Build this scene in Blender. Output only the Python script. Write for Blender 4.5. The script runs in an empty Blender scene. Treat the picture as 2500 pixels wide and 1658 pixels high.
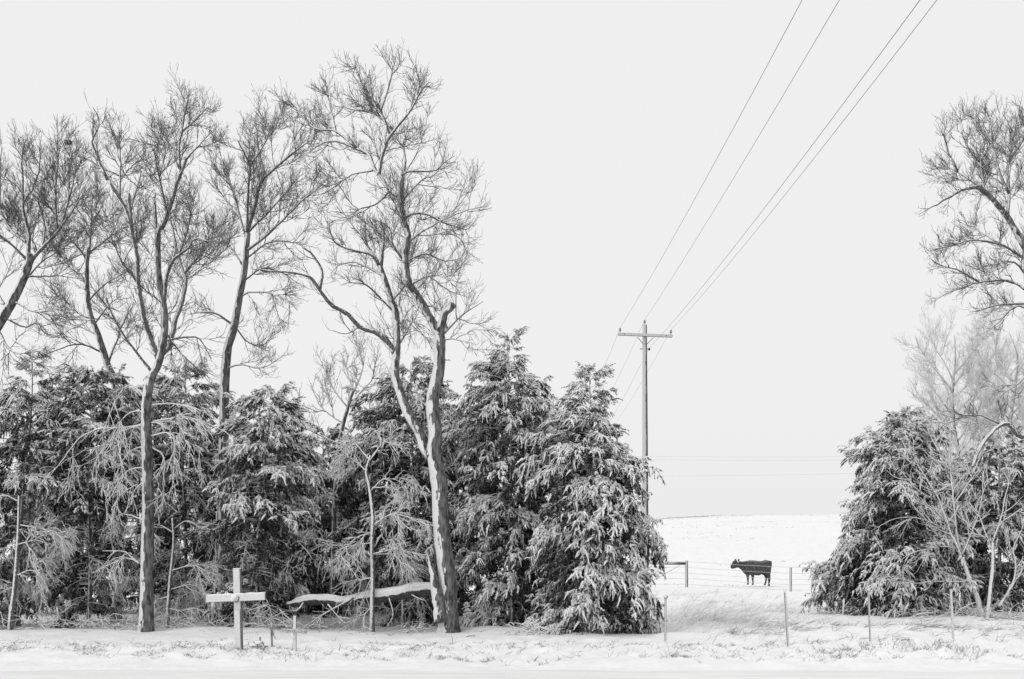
import bpy, math, random
import numpy as np
from mathutils import Vector, Matrix

random.seed(7)
RNG = np.random.default_rng(7)
C = bpy.context.scene.collection
SC = bpy.context.scene

# ------------------------------------------------------------------ camera, sky, sun, exposure
F, CX, HY, EYE = 2430.6, 1250.0, 1348.0, 1.7        # focal length and horizon of the photograph in its pixels, eye height in metres
cam = bpy.data.cameras.new('camera')
camo = bpy.data.objects.new('camera', cam); C.objects.link(camo)
camo.location = (0, 0, EYE); camo.rotation_euler = (math.radians(90), 0, 0)
cam.sensor_width = 36; cam.lens = 35; cam.shift_y = (HY - 829) / 2500
cam.clip_start = 0.1; cam.clip_end = 9000
SC.camera = camo

SUN_EL, SUN_AZ = math.radians(52), math.radians(238)     # high behind the left shoulder, behind thick cloud
w = bpy.data.worlds.new('World'); SC.world = w; w.use_nodes = True
nt = w.node_tree; nt.nodes.clear()
out = nt.nodes.new('ShaderNodeOutputWorld'); bg = nt.nodes.new('ShaderNodeBackground')
sky = nt.nodes.new('ShaderNodeTexSky'); sky.sky_type = 'NISHITA'; sky.sun_disc = False
sky.sun_elevation = SUN_EL; sky.sun_rotation = SUN_AZ
sky.air_density = 1.0; sky.dust_density = 6.0; sky.ozone_density = 1.0
bw = nt.nodes.new('ShaderNodeRGBToBW')
mx = nt.nodes.new('ShaderNodeMix'); mx.data_type = 'RGBA'
mx.inputs['Factor'].default_value = 0.94                    # the overcast layer hides nearly all of the clear sky
geo = nt.nodes.new('ShaderNodeTexCoord'); sep = nt.nodes.new('ShaderNodeSeparateXYZ')
mr = nt.nodes.new('ShaderNodeMapRange')
mr.inputs['From Min'].default_value = 0.0; mr.inputs['From Max'].default_value = 0.16
mr.inputs['To Min'].default_value = 8.75; mr.inputs['To Max'].default_value = 9.1
nt.links.new(geo.outputs['Generated'], sep.inputs[0]); nt.links.new(sep.outputs['Z'], mr.inputs['Value'])
nt.links.new(sky.outputs[0], bw.inputs[0]); nt.links.new(bw.outputs[0], mx.inputs['A']); nt.links.new(mr.outputs[0], mx.inputs['B'])
nt.links.new(mx.outputs['Result'], bg.inputs['Color']); bg.inputs['Strength'].default_value = 0.1
nt.links.new(bg.outputs[0], out.inputs[0])

sl = bpy.data.lights.new('sun', 'SUN'); sl.energy = 0.78; sl.angle = math.radians(35); sl.color = (1, 1, 1)
so = bpy.data.objects.new('sun', sl); C.objects.link(so)
sdir = Vector((math.sin(SUN_AZ) * math.cos(SUN_EL), math.cos(SUN_AZ) * math.cos(SUN_EL), math.sin(SUN_EL)))
so.rotation_euler = sdir.to_track_quat('Z', 'Y').to_euler()
so.location = sdir * 60

vs = SC.view_settings
vs.view_transform = 'Standard'; vs.look = 'None'; vs.exposure = 0.0; vs.gamma = 1.0; vs.use_curve_mapping = False
SC.cycles.max_bounces = 8; SC.cycles.diffuse_bounces = 4; SC.cycles.glossy_bounces = 2

# ------------------------------------------------------------------ helpers
def P(px, py, d):
    return np.array([(px - CX) * d / F, d, EYE + (HY - py) * d / F])

def px2m(n, d): return n * d / F

def tag(o, label=None, cat=None, group=None, kind=None):
    if label: o['label'] = label
    if cat: o['category'] = cat
    if group: o['group'] = group
    if kind: o['kind'] = kind
    return o

def empty(name, loc=(0, 0, 0), label=None, cat=None, group=None):
    o = bpy.data.objects.new(name, None); C.objects.link(o); o.location = loc; o.empty_display_size = 0.2
    return tag(o, label, cat, group)

def link(name, me, parent=None, mats=None):
    o = bpy.data.objects.new(name, me); C.objects.link(o)
    if mats:
        for m in (mats if isinstance(mats, (list, tuple)) else [mats]): me.materials.append(m)
    if parent is not None:
        o.parent = parent
        o.matrix_parent_inverse = Matrix.Translation(-Vector(parent.location)) if (parent.parent is None and parent.type == 'EMPTY') else Matrix()
    return o

class MB:
    """collects vertices and faces (equal-size blocks) and links them as one mesh"""
    def __init__(s): s.v = []; s.f = []; s.n = 0; s.sm = []
    def add(s, v, faces, mat=0, smooth=True):
        v = np.asarray(v, dtype=np.float64).reshape(-1, 3)
        faces = np.asarray(faces, dtype=np.int64)
        s.f.append((faces + s.n, mat, smooth)); s.v.append(v); s.n += len(v)
    def mesh(s, name):
        me = bpy.data.meshes.new(name)
        V = np.concatenate(s.v)
        me.vertices.add(len(V)); me.vertices.foreach_set('co', V.astype(np.float32).ravel())
        nl = sum(f.size for f, _, _ in s.f); nf = sum(f.shape[0] for f, _, _ in s.f)
        me.loops.add(nl); me.polygons.add(nf)
        me.loops.foreach_set('vertex_index', np.concatenate([f.ravel() for f, _, _ in s.f]).astype(np.int32))
        tot = np.concatenate([np.full(f.shape[0], f.shape[1]) for f, _, _ in s.f])
        start = np.concatenate([[0], np.cumsum(tot)[:-1]])
        me.polygons.foreach_set('loop_start', start.astype(np.int32))
        try: me.polygons.foreach_set('loop_total', tot.astype(np.int32))
        except Exception: pass
        me.polygons.foreach_set('material_index', np.concatenate([np.full(f.shape[0], m) for f, m, _ in s.f]).astype(np.int32))
        me.polygons.foreach_set('use_smooth', np.concatenate([np.full(f.shape[0], sm) for f, _, sm in s.f]))
        me.update(calc_edges=True); me.validate()
        return me
    def build(s, name, mats, parent=None): return link(name, s.mesh(name), parent, mats)
    # --- primitives
    def tubes(s, Pt, R, k=3, mat=0, cap=True, rough=0.0, rng=None):
        """Pt (m,n,3), R (m,n): m tubes of n rings of k sides"""
        Pt = np.asarray(Pt, float); R = np.asarray(R, float)
        if Pt.ndim == 2: Pt = Pt[None]; R = R[None]
        m, n, _ = Pt.shape
        T = np.gradient(Pt, axis=1); T /= np.linalg.norm(T, axis=2, keepdims=True) + 1e-12
        mean = Pt[:, -1] - Pt[:, 0]; mean /= np.linalg.norm(mean, axis=1, keepdims=True) + 1e-12
        ref = np.where(np.abs(mean[:, 1:2]) < 0.7, np.array([[0., 1., 0.]]), np.array([[1., 0., 0.]]))[:, None, :]
        A = np.cross(T, ref); A /= np.linalg.norm(A, axis=2, keepdims=True) + 1e-12
        B = np.cross(T, A)
        ang = np.arange(k) * 2 * math.pi / k
        ca, sa = np.cos(ang), np.sin(ang)
        RR = R[:, :, None] * np.ones(k)
        if rough: RR = RR * (1 + rough * (rng or RNG).standard_normal(RR.shape))
        V = Pt[:, :, None, :] + RR[..., None] * (A[:, :, None, :] * ca[None, None, :, None] + B[:, :, None, :] * sa[None, None, :, None])
        base = (np.arange(m) * n * k)[:, None, None]
        i = np.arange(n - 1)[None, :, None]; j = np.arange(k)[None, None, :]
        a = base + i * k + j; b = base + i * k + (j + 1) % k; c = base + (i + 1) * k + (j + 1) % k; d = base + (i + 1) * k + j
        Q = np.stack([a, d, c, b], axis=-1).reshape(-1, 4)
        s.add(V.reshape(-1, 3), Q, mat)
        if cap:
            off = s.n - m * n * k
            last = (np.arange(m) * n * k + (n - 1) * k)[:, None] + np.arange(k)[None, ::-1]
            first = (np.arange(m) * n * k)[:, None] + np.arange(k)[None, :]
            s.f.append((last + off, mat, False)); s.f.append((first + off, mat, False))
    def box(s, size, loc=(0, 0, 0), rot=None, mat=0, bev=0.0):
        x, y, z = [q / 2 for q in size]; b = min(bev, x * .9, y * .9, z * .9)
        if b <= 0:
            v = [(sx * x, sy * y, sz * z) for sz in (-1, 1) for sy in (-1, 1) for sx in (-1, 1)]
            f = [(0, 2, 3, 1), (4, 5, 7, 6), (0, 1, 5, 4), (2, 6, 7, 3), (0, 4, 6, 2), (1, 3, 7, 5)]
            v = np.array(v); fs = np.array(f)
            if rot is not None: v = v @ np.array(rot).T
            s.add(v + np.array(loc), fs, mat, False); return
        import bmesh
        bm = bmesh.new(); bmesh.ops.create_cube(bm, size=1)
        for q in bm.verts: q.co = (q.co.x * 2 * x, q.co.y * 2 * y, q.co.z * 2 * z)
        bmesh.ops.bevel(bm, geom=bm.edges[:], offset=b, segments=2, affect='EDGES', profile=0.6)
        bmesh.ops.triangulate(bm, faces=bm.faces[:])
        v = np.array([q.co[:] for q in bm.verts]); bm.verts.index_update()
        f = np.array([[q.index for q in fc.verts] for fc in bm.faces]); bm.free()
        if rot is not None: v = v @ np.array(rot).T
        s.add(v + np.array(loc), f, mat, False)
    def ball(s, c, r, mat=0, seg=12, rings=8, jit=0.0):
        r = np.array(r if hasattr(r, '__len__') else (r, r, r), float)
        th = np.linspace(0.02, math.pi - 0.02, rings); ph = np.arange(seg) * 2 * math.pi / seg
        V = np.stack([np.sin(th)[:, None] * np.cos(ph), np.sin(th)[:, None] * np.sin(ph), np.cos(th)[:, None] * np.ones(seg)], -1)
        V = V * r * (1 + jit * RNG.standard_normal(V.shape[:2])[..., None]) + np.array(c)
        f = []
        for i in range(rings - 1):
            for j in range(seg): f.append((i * seg + j, (i + 1) * seg + j, (i + 1) * seg + (j + 1) % seg, i * seg + (j + 1) % seg))
        s.add(V.reshape(-1, 3), np.array(f), mat)

def rotm(rx=0, ry=0, rz=0):
    from mathutils import Euler
    return np.array(Euler((rx, ry, rz)).to_matrix())

# value noise in numpy
def _hash(ix, iy, seed):
    h = (ix.astype(np.int64) * 374761393 + iy.astype(np.int64) * 668265263 + seed * 1442695041) & 0xffffffff
    h = ((h ^ (h >> 13)) * 1274126177) & 0xffffffff
    return ((h ^ (h >> 16)) & 0xffff) / 65535.0
def vnoise(x, y, seed=0):
    ix = np.floor(x); iy = np.floor(y); fx = x - ix; fy = y - iy
    fx = fx * fx * (3 - 2 * fx); fy = fy * fy * (3 - 2 * fy)
    a = _hash(ix, iy, seed); b = _hash(ix + 1, iy, seed); c = _hash(ix, iy + 1, seed); d = _hash(ix + 1, iy + 1, seed)
    return (a * (1 - fx) + b * fx) * (1 - fy) + (c * (1 - fx) + d * fx) * fy - 0.5
def fbm(x, y, seed=0, oct=3):
    r = 0; a = 1.0
    for o in range(oct):
        r = r + a * vnoise(x * 2 ** o, y * 2 ** o, seed + o * 17); a *= 0.5
    return r
def sstep(a, b, x):
    t = np.clip((x - a) / (b - a), 0, 1); return t * t * (3 - 2 * t)

# ------------------------------------------------------------------ materials (all neutral: the place is winter grey, seen in black and white)
def principled(name, col, rough=0.85, spec=0.2, metal=0.0):
    m = bpy.data.materials.new(name); m.use_nodes = True
    b = m.node_tree.nodes['Principled BSDF']
    b.inputs['Base Color'].default_value = (col, col, col, 1); b.inputs['Roughness'].default_value = rough
    b.inputs['Specular IOR Level'].default_value = spec; b.inputs['Metallic'].default_value = metal
    return m, m.node_tree, b

def snow_mat(name, dark, dark2, sd, lo, hi, nscale=20.0, namt=0.5, snow=0.84, stretch=(1, 1, 1), bscale=None, bstr=0.0, bdist=0.02):
    """bark, wood or foliage with driven snow lying on the sides that face the wind and the sky"""
    m, t, b = principled(name, dark, 0.9, 0.15)
    N = t.nodes
    g = N.new('ShaderNodeNewGeometry')
    v = Vector(sd).normalized()
    dot = N.new('ShaderNodeVectorMath'); dot.operation = 'DOT_PRODUCT'; dot.inputs[1].default_value = v
    t.links.new(g.outputs['Normal'], dot.inputs[0])
    mp = N.new('ShaderNodeMapping'); mp.inputs['Scale'].default_value = stretch
    t.links.new(g.outputs['Position'], mp.inputs[0])
    no = N.new('ShaderNodeTexNoise'); no.inputs['Scale'].default_value = nscale; no.inputs['Detail'].default_value = 3
    t.links.new(mp.outputs[0], no.inputs['Vector'])
    ma = N.new('ShaderNodeMath'); ma.operation = 'MULTIPLY_ADD'; ma.inputs[1].default_value = namt * 2; ma.inputs[2].default_value = -namt
    t.links.new(no.outputs['Fac'], ma.inputs[0])
    ad = N.new('ShaderNodeMath'); t.links.new(dot.outputs['Value'], ad.inputs[0]); t.links.new(ma.outputs[0], ad.inputs[1])
    r = N.new('ShaderNodeMapRange'); r.inputs['From Min'].default_value = lo; r.inputs['From Max'].default_value = hi
    t.links.new(ad.outputs[0], r.inputs['Value'])
    n2 = N.new('ShaderNodeTexNoise'); n2.inputs['Scale'].default_value = (bscale or nscale) * 1.0; n2.inputs['Detail'].default_value = 4
    t.links.new(mp.outputs[0], n2.inputs['Vector'])
    c1 = N.new('ShaderNodeMix'); c1.data_type = 'RGBA'
    c1.inputs['A'].default_value = (dark, dark, dark, 1); c1.inputs['B'].default_value = (dark2, dark2, dark2, 1)
    rr = N.new('ShaderNodeMapRange'); rr.inputs['From Min'].default_value = 0.35; rr.inputs['From Max'].default_value = 0.65
    t.links.new(n2.outputs['Fac'], rr.inputs['Value']); t.links.new(rr.outputs[0], c1.inputs['Factor'])
    c2 = N.new('ShaderNodeMix'); c2.data_type = 'RGBA'; c2.inputs['B'].default_value = (snow, snow, snow, 1)
    t.links.new(c1.outputs['Result'], c2.inputs['A']); t.links.new(r.outputs[0], c2.inputs['Factor'])
    t.links.new(c2.outputs['Result'], b.inputs['Base Color'])
    if bstr:
        bu = N.new('ShaderNodeBump'); bu.inputs['Strength'].default_value = bstr; bu.inputs['Distance'].default_value = bdist
        t.links.new(n2.outputs['Fac'], bu.inputs['Height']); t.links.new(bu.outputs[0], b.inputs['Normal'])
    return m

WIND = (-0.86, -0.22, 0.46)
M = {}
M['bark'] = snow_mat('furrowed_bark', 0.05, 0.22, WIND, 0.34, 0.42, 15, 0.8, 0.80, (1, 1, .3), 16, 1.0, 0.05)
M['limb'] = snow_mat('limb_bark', 0.06, 0.19, (-0.70, -0.20, 0.68), 0.14, 0.28, 34, 0.5, 0.80, (1, 1, .5), 40, 0.6, 0.02)
M['twig'] = snow_mat('twig_bark', 0.05, 0.11, (-0.55, -0.15, 0.8), 0.45, 0.85, 14, 0.35, 0.7)
M['frost'] = snow_mat('frosted_twig', 0.05, 0.12, (-0.45, -0.45, 0.77), -0.5, 0.0, 30, 0.5, 0.86)
M['sap'] = snow_mat('frosted_sapling_bark', 0.06, 0.2, (-0.8, -0.4, 0.45), 0.05, 0.35, 40, 0.7, 0.8, (1, 1, .5), 45, 0.6, 0.02)
M['rime'] = snow_mat('rime_twig', 0.2, 0.35, (-0.4, -0.4, 0.8), -0.7, 0.1, 18, 0.4, 0.82)
M['leaf'] = snow_mat('cedar_scale_leaves', 0.016, 0.045, (-0.3, -0.25, 0.92), 0.55, 1.1, 30, 0.35, 0.55)
M['clump'] = snow_mat('snow_on_cedar', 0.05, 0.12, (-0.3, -0.4, 0.86), -1.0, -0.2, 45, 0.45, 0.9)
M['wood'] = snow_mat('weathered_pole_wood', 0.06, 0.14, (-0.75, -0.55, 0.35), 0.25, 0.45, 16, 0.4, 0.58, (1, 1, .15), 30, 0.4)
M['metal'] = snow_mat('snowy_steel_post', 0.10, 0.16, (-0.35, -0.8, 0.5), 0.55, 0.75, 60, 0.35, 0.72)
M['crust'] = snow_mat('snow_crusted_white_paint', 0.10, 0.22, (-0.45, -0.80, 0.42), 0.36, 0.80, 40, 0.36, 0.74, (1, 1, 1), 55, 0.9, 0.012)
M['dull'] = snow_mat('half_bare_grey_wood', 0.22, 0.35, (-0.4, -0.3, 0.86), 0.25, 0.75, 40, 0.4, 0.8)
M['iron'] = principled('dark_hardware', 0.05, 0.6, 0.4)[0]
M['glaze'] = principled('grey_porcelain', 0.25, 0.3, 0.5)[0]
M['wire'] = principled('line_wire', 0.06, 0.6, 0.3)[0]
M['farwire'] = principled('frosted_line_wire', 0.35, 0.7, 0.2)[0]
M['icywire'] = principled('frosted_fence_wire', 0.62, 0.8, 0.2)[0]
M['coat'] = snow_mat('black_cattle_coat', 0.045, 0.10, (-0.1, -0.35, 0.93), 0.85, 1.35, 30, 0.5, 0.5, (1, 1, 1), 7, 0.3)
M['pale'] = snow_mat('frosted_grass', 0.38, 0.58, (-0.4, -0.3, 0.87), -0.2, 0.6, 9, 0.4, 0.78)
M['dead'] = snow_mat('dead_grass', 0.16, 0.30, (-0.4, -0.3, 0.87), 0.2, 1.0, 9, 0.4, 0.75)

def ground_mat(name, a, b_, scale, bump, streak=None):
    m, t, b = principled(name, a, 0.7, 0.25)
    N = t.nodes
    g = N.new('ShaderNodeNewGeometry'); mp = N.new('ShaderNodeMapping')
    if streak: mp.inputs['Scale'].default_value = streak
    t.links.new(g.outputs['Position'], mp.inputs[0])
    n1 = N.new('ShaderNodeTexNoise'); n1.inputs['Scale'].default_value = scale; n1.inputs['Detail'].default_value = 5
    n1.inputs['Roughness'].default_value = 0.65
    t.links.new(mp.outputs[0], n1.inputs['Vector'])
    r = N.new('ShaderNodeMapRange'); r.inputs['From Min'].default_value = 0.35; r.inputs['From Max'].default_value = 0.6
    t.links.new(n1.outputs['Fac'], r.inputs['Value'])
    c = N.new('ShaderNodeMix'); c.data_type = 'RGBA'
    c.inputs['A'].default_value = (b_, b_, b_, 1); c.inputs['B'].default_value = (a, a, a, 1)
    t.links.new(r.outputs[0], c.inputs['Factor']); t.links.new(c.outputs['Result'], b.inputs['Base Color'])
    n2 = N.new('ShaderNodeTexNoise'); n2.inputs['Scale'].default_value = scale * 6; n2.inputs['Detail'].default_value = 4
    t.links.new(mp.outputs[0], n2.inputs['Vector'])
    bu = N.new('ShaderNodeBump'); bu.inputs['Strength'].default_value = bump; bu.inputs['Distance'].default_value = 0.04
    t.links.new(n2.outputs['Fac'], bu.inputs['Height']); t.links.new(bu.outputs[0], b.inputs['Normal'])
    return m
M['snow'] = ground_mat('field_snow', 0.90, 0.83, 2.2, 0.45)
M['road'] = ground_mat('packed_road_snow', 0.84, 0.74, 1.6, 0.25, (0.25, 2.2, 1))

# ------------------------------------------------------------------ ground and road
ROAD_EDGE = 14.55
def base_height(x, d):
    t = np.clip((d - 56) / 96.0, 0, 1.6)
    rise = np.where(t < 1, np.sin(t * math.pi / 2) ** 1.15, 1 - 0.9 * (t - 1) ** 2)
    h = 7.0 * rise
    far = np.clip((d - 205) / 400, 0, 1); h = h * (1 - far) - 6 * far
    h = h - 0.55 * (np.clip(30.5 - x, 0, 18) / 8) ** 1.3 * sstep(80, 150, d) * (1 - far) + 0.10 * vnoise(x * 0.22, d * 0.05, 91) * sstep(120, 150, d) * (1 - far)
    h = h - 0.27 * np.exp(-((x - 13.6) / 2.6) ** 2 - ((d - 48) / 7) ** 2)
    h = h + 0.10 * np.exp(-((x - 5.3) / 2.2) ** 2 - ((d - 24) / 3.5) ** 2)
    h = h + 0.10 * np.exp(-((x - 11.5) / 4.0) ** 2 - ((d - 26) / 2.5) ** 2)
    return h
def height(x, d):
    x = np.asarray(x, float); d = np.asarray(d, float)
    h = base_height(x, d)
    ed = sstep(ROAD_EDGE - 0.1, ROAD_EDGE + 0.9, d)
    tuss = np.clip(1 - np.abs(d - 17.2) / 2.4, 0, 1) ** 0.5 + 0.45 * np.clip((x - 3.5) / 2, 0, 1) * sstep(50, 30, d)
    h = h + ed * (0.13 * fbm(x * 0.45, d * 0.6, 3) * sstep(120, 30, d) + 0.055 * fbm(x * 1.3, d * 1.9, 9))
    h = h + ed * tuss * (0.13 * np.maximum(fbm(x * 4.2, d * 4.6, 21, 3), -0.12) + 0.04 * vnoise(x * 12, d * 12, 33))
    h = h + ed * 0.25 * fbm(x * 0.09, d * 0.09, 55) * sstep(30, 60, d)
    return h - 0.03 * (1 - ed)

def axis(lo, hi, step, far_lo, far_hi, g=1.12):
    a = list(np.arange(lo, hi, step)); s = step; q = a[-1]
    while q < far_hi: s *= g; q += s; a.append(q)
    s = step; q = a[0]; pre = []
    while q > far_lo: s *= g; q -= s; pre.append(q)
    return np.array(pre[::-1] + a)
xs = axis(-11.5, 13.5, 0.09, -3000, 3000, 1.11)
ds = axis(14.2, 25, 0.065, -300, 60, 1.035)
ds = np.concatenate([ds[ds < 170], axis(170, 172, 1.5, 171, 5000, 1.12)[1:]]) if ds[-1] > 170 else np.concatenate([ds, axis(ds[-1] + 1.2, ds[-1] + 130, 1.4, ds[-1] + 2, 5000, 1.12)])
ds = ds[np.concatenate([[True], np.diff(ds) > 0.01])]
X, D = np.meshgrid(xs, ds)
Z = height(X, D)
mb = MB(); ny, nx = X.shape
i = np.arange(ny - 1)[:, None]; j = np.arange(nx - 1)[None, :]
q = np.stack([i * nx + j, i * nx + j + 1, (i + 1) * nx + j + 1, (i + 1) * nx + j], -1).reshape(-1, 4)
mb.add(np.stack([X, D, Z], -1), q, 0)
tag(mb.build('ground', M['snow']), kind='structure')

rx = np.linspace(-60, 60, 400); rd = np.linspace(7.0, ROAD_EDGE + 0.25, 60)
RX, RD = np.meshgrid(rx, rd)
RZ = 0.0 + 0.015 * np.sin(RD * 3.1 + 0.3 * fbm(RX * .3, RD, 4)) * fbm(RX * 0.12, RD * 1.5, 8) - 0.05 * sstep(ROAD_EDGE - 0.35, ROAD_EDGE + 0.25, RD + 0.25 * fbm(RX * 1.1, RX * 0, 12))
mb = MB(); ny, nx = RX.shape
i = np.arange(ny - 1)[:, None]; j = np.arange(nx - 1)[None, :]
q = np.stack([i * nx + j, i * nx + j + 1, (i + 1) * nx + j + 1, (i + 1) * nx + j], -1).reshape(-1, 4)
mb.add(np.stack([RX, RD, RZ], -1), q, 0)
tag(mb.build('road', M['road']), kind='structure')

def gz(x, d): return float(height(np.array([x]), np.array([d]))[0])
def gpt(px, d):
    x = (px - CX) * d / F; return np.array([x, d, gz(x, d)])

# ------------------------------------------------------------------ branching
def norm(a): return a / (np.linalg.norm(a, axis=-1, keepdims=True) + 1e-12)

def smooth_path(pts, n):
    pts = np.asarray(pts, float)
    if len(pts) == 2:
        t = np.linspace(0, 1, n)[:, None]; return pts[0] * (1 - t) + pts[1] * t
    ext = np.vstack([2 * pts[0] - pts[1], pts, 2 * pts[-1] - pts[-2]])
    m = len(pts) - 1; res = []
    for u in np.linspace(0, m, n):
        k = min(int(u), m - 1); t = u - k
        a, b, c, d = ext[k], ext[k + 1], ext[k + 2], ext[k + 3]
        res.append(0.5 * (2 * b + (c - a) * t + (2 * a - 5 * b + 4 * c - d) * t * t + (3 * b - a - 3 * c + d) * t ** 3))
    return np.array(res)

def offspring(Pt, R, spacing, t0, t1, L, taper, ang, up, n, rng, r0, r1, jit=0.04, flat=0.0, minlen=0.05, side=None, bendk=0.16):
    """child twigs along parent polylines; up > 0 curves them to the sky, up < 0 lets them hang"""
    m, n0, _ = Pt.shape
    seg = np.linalg.norm(np.diff(Pt, axis=1), axis=2); plen = seg.sum(1)
    cnt = np.maximum(1, np.round(plen * (t1 - t0) / spacing + rng.random(m) - 0.5)).astype(int)
    idx = np.repeat(np.arange(m), cnt); K = len(idx)
    t = t0 + (t1 - t0) * rng.random(K) ** 0.9
    u = t * (n0 - 1); k = np.minimum(u.astype(int), n0 - 2); f = (u - k)[:, None]
    p = Pt[idx, k] * (1 - f) + Pt[idx, k + 1] * f
    T = norm(Pt[idx, k + 1] - Pt[idx, k])
    rv = rng.standard_normal((K, 3)); rv[:, 2] *= (1 - flat)
    rv = rv - (rv * T).sum(1, keepdims=True) * T; rv = norm(rv)
    a = np.radians(rng.uniform(ang[0], ang[1], K))[:, None]
    d = np.cos(a) * T + np.sin(a) * rv
    Lb = L[idx] if isinstance(L, np.ndarray) else np.full(K, L)
    ln = np.maximum(minlen, Lb * (1 - taper * t) * rng.uniform(0.45, 1.2, K))[:, None, None]
    s = np.linspace(0, 1, n)[None, :, None]
    upv = np.array([0, 0, 1.0])[None, None, :]
    curve = up * rng.uniform(0.5, 1.5, K)[:, None, None] * s * s * upv
    bend = rng.standard_normal((K, 1, 3)) * bendk * s * s
    J = np.cumsum(rng.standard_normal((K, n, 3)) * jit, axis=1); J -= J[:, :1]
    W = p[:, None, :] + ln * (s * d[:, None, :] + curve + bend + J)
    rp = R[idx, k] * (1 - f[:, 0]) + R[idx, k + 1] * f[:, 0]
    ra = np.minimum(rp * 0.75, r0 * np.sqrt(ln[:, 0, 0] / (Lb.mean() + 1e-9)) * rng.uniform(.8, 1.2, K)); ra = np.maximum(ra, r1)
    RR = ra[:, None] * (1 - s[0, :, 0][None, :]) + r1 * s[0, :, 0][None, :]
    return W, RR

class Tree:
    """a bare tree traced limb by limb; every limb starts on the limb it grows from"""
    def __init__(s, name, base_px, d, label, group, bark='bark', limbm='limb', twigm='twig', seed=1, tip=18, crown=0.85, dmul=1.0):
        s.d = d; s.rng = np.random.default_rng(seed)
        b = P(base_px[0], base_px[1], d); b[2] = gz(b[0], d)
        s.root = empty(name, b, label, 'tree', group)
        s.samp = []; s.tip = tip; s.crown = crown; s.dmul = dmul; s.bark, s.limbm, s.twigm = bark, limbm, twigm
    def _world(s, px, d): return np.array([P(q[0], q[1], dd) for q, dd in zip(px, d)])
    def trunk(s, px, w0, w1, flare=1.4, n=34, lean=0.0):
        n0 = len(px); dd = s.d + lean * np.linspace(0, 1, n0)
        path = smooth_path(s._world(px, dd), n)
        path[0, 2] = gz(path[0, 0], path[0, 1]) - 0.15
        t = np.linspace(0, 1, n)
        r = np.interp(t, np.linspace(0, 1, 3), [w0 / 2, (w0 * .55 + w1 * .45) / 2, w1 / 2]) * s.d / F
        hgt = path[:, 2] - path[0, 2]
        r = r * (1 + (flare - 1) * np.exp(-hgt / 0.28))
        mb = MB(); mb.tubes(path, r, 18, 0, True, 0.035, s.rng)
        o = mb.build('trunk', M[s.bark], s.root)
        for q, rr in zip(path, r): s._add(q, rr)
        s.trunk_o = o; s.trunk_path = path; s.trunk_r = r
        return s
    def _add(s, q, r): s.samp.append((CX + q[0] * F / q[1], HY - (q[2] - EYE) * F / q[1], q[1], r))
    def limb(s, px, w0, w1=1.2, off=None, L1=1.1, dens=1.0, twigs=True, up=0.22, t0=0.12, stub=False, fine=1.0, name='limb', free=False, ang=(32, 68)):
        if w1 < 2 and px[-1][1] < 330:                     # the fine twigs reach on past the end of the limb
            px = list(px); px[-1] = (px[-1][0], px[-1][1] + s.tip); L1 = L1 * s.crown
        S = np.array(s.samp)
        if not free:
            i = np.argmin((S[:, 0] - px[0][0]) ** 2 + (S[:, 1] - px[0][1]) ** 2)
            px = [(S[i, 0], S[i, 1])] + list(px[1:]); d0 = S[i, 2]
        else: d0 = s.d
        ln = sum(math.hypot(px[k + 1][0] - px[k][0], px[k + 1][1] - px[k][1]) for k in range(len(px) - 1))
        if off is None: off = s.rng.uniform(-1, 1) * ln * 0.5 * s.d / F
        dd = d0 + off * np.linspace(0, 1, len(px)) ** 1.2
        n = max(8, min(26, int(ln / 14)))
        path = smooth_path(s._world(px, dd), n)
        if w1 < 2: path = smooth_path(path[:max(4, int(round(n * 0.95)))], n)
        J = np.cumsum(s.rng.standard_normal((n, 3)) * 0.012, axis=0); J -= np.linspace(0, 1, n)[:, None] * J[-1]; path = path + J * 0.8
        t = np.linspace(0, 1, n)
        r = (w0 * (1 - t) ** 0.85 + w1 * (1 - (1 - t) ** 0.85)) / 2 * s.d / F
        mb = MB(); mb.tubes(path, r, 10 if w0 > 9 else 6, 0, True, 0.06, s.rng)
        o = mb.build(name, M[s.bark if w0 > 14 else s.limbm], s.root)
        for q, rr in zip(path, r): s._add(q, rr)
        if twigs: s.twigs(path, r, o, L1, dens, up, t0, fine, ang)
        return o
    def twigs(s, path, r, parent, L1, dens=1.0, up=0.22, t0=0.12, fine=1.0, ang=(32, 68)):
        g = s.rng; dens = dens * s.dmul * (1.25 if s.twigm == 'twig' else 1.1); th = 1.9 if s.twigm == 'frost' else 1.0
        mb = MB()
        A0, R0 = offspring(path[None], r[None], 0.36 / dens, t0, 0.85, 1.75 * L1, 0.80, ang, up * 1.1, 10, g, 0.014, 0.005, 0.018, bendk=0.12)
        mb.tubes(A0, R0 * th ** .5, 4, 1)
        ii = np.linspace(0, len(path) - 1, 10).astype(int); pr = path[ii]; rr = r[ii]
        PA, RPA = np.concatenate([A0, pr[None]]), np.concatenate([R0, rr[None]])
        A, RA = offspring(PA, RPA, 0.25 / dens, 0.10, 0.97, 0.62 * L1 ** 0.6, 0.5, (24, 55), up, 6, g, 0.009, 0.0042, 0.018, bendk=0.08)
        mb.tubes(A, RA * th, 3)
        sub = [0, 2, 4, 6, 8, 9]
        B, RB = offspring(np.concatenate([A, A0[:, sub]]), np.concatenate([RA, R0[:, sub]]), 0.125 / dens, 0.12, 1.0, 0.34, 0.4, (22, 52), up * 1.1, 4, g, 0.006, 0.0032, 0.02, bendk=0.07)
        mb.tubes(B, RB * th, 3, cap=False)
        Cc, RC = offspring(B, RB, 0.12 / fine, 0.2, 1.0, 0.15, 0.3, (25, 58), up, 3, g, 0.0040, 0.0026, 0.03, bendk=0.1)
        mb.tubes(Cc, RC * th, 3, cap=False)
        o = mb.build('twigs', [M[s.twigm], M[s.limbm]], parent); o['kind'] = 'stuff'
        return o
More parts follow.
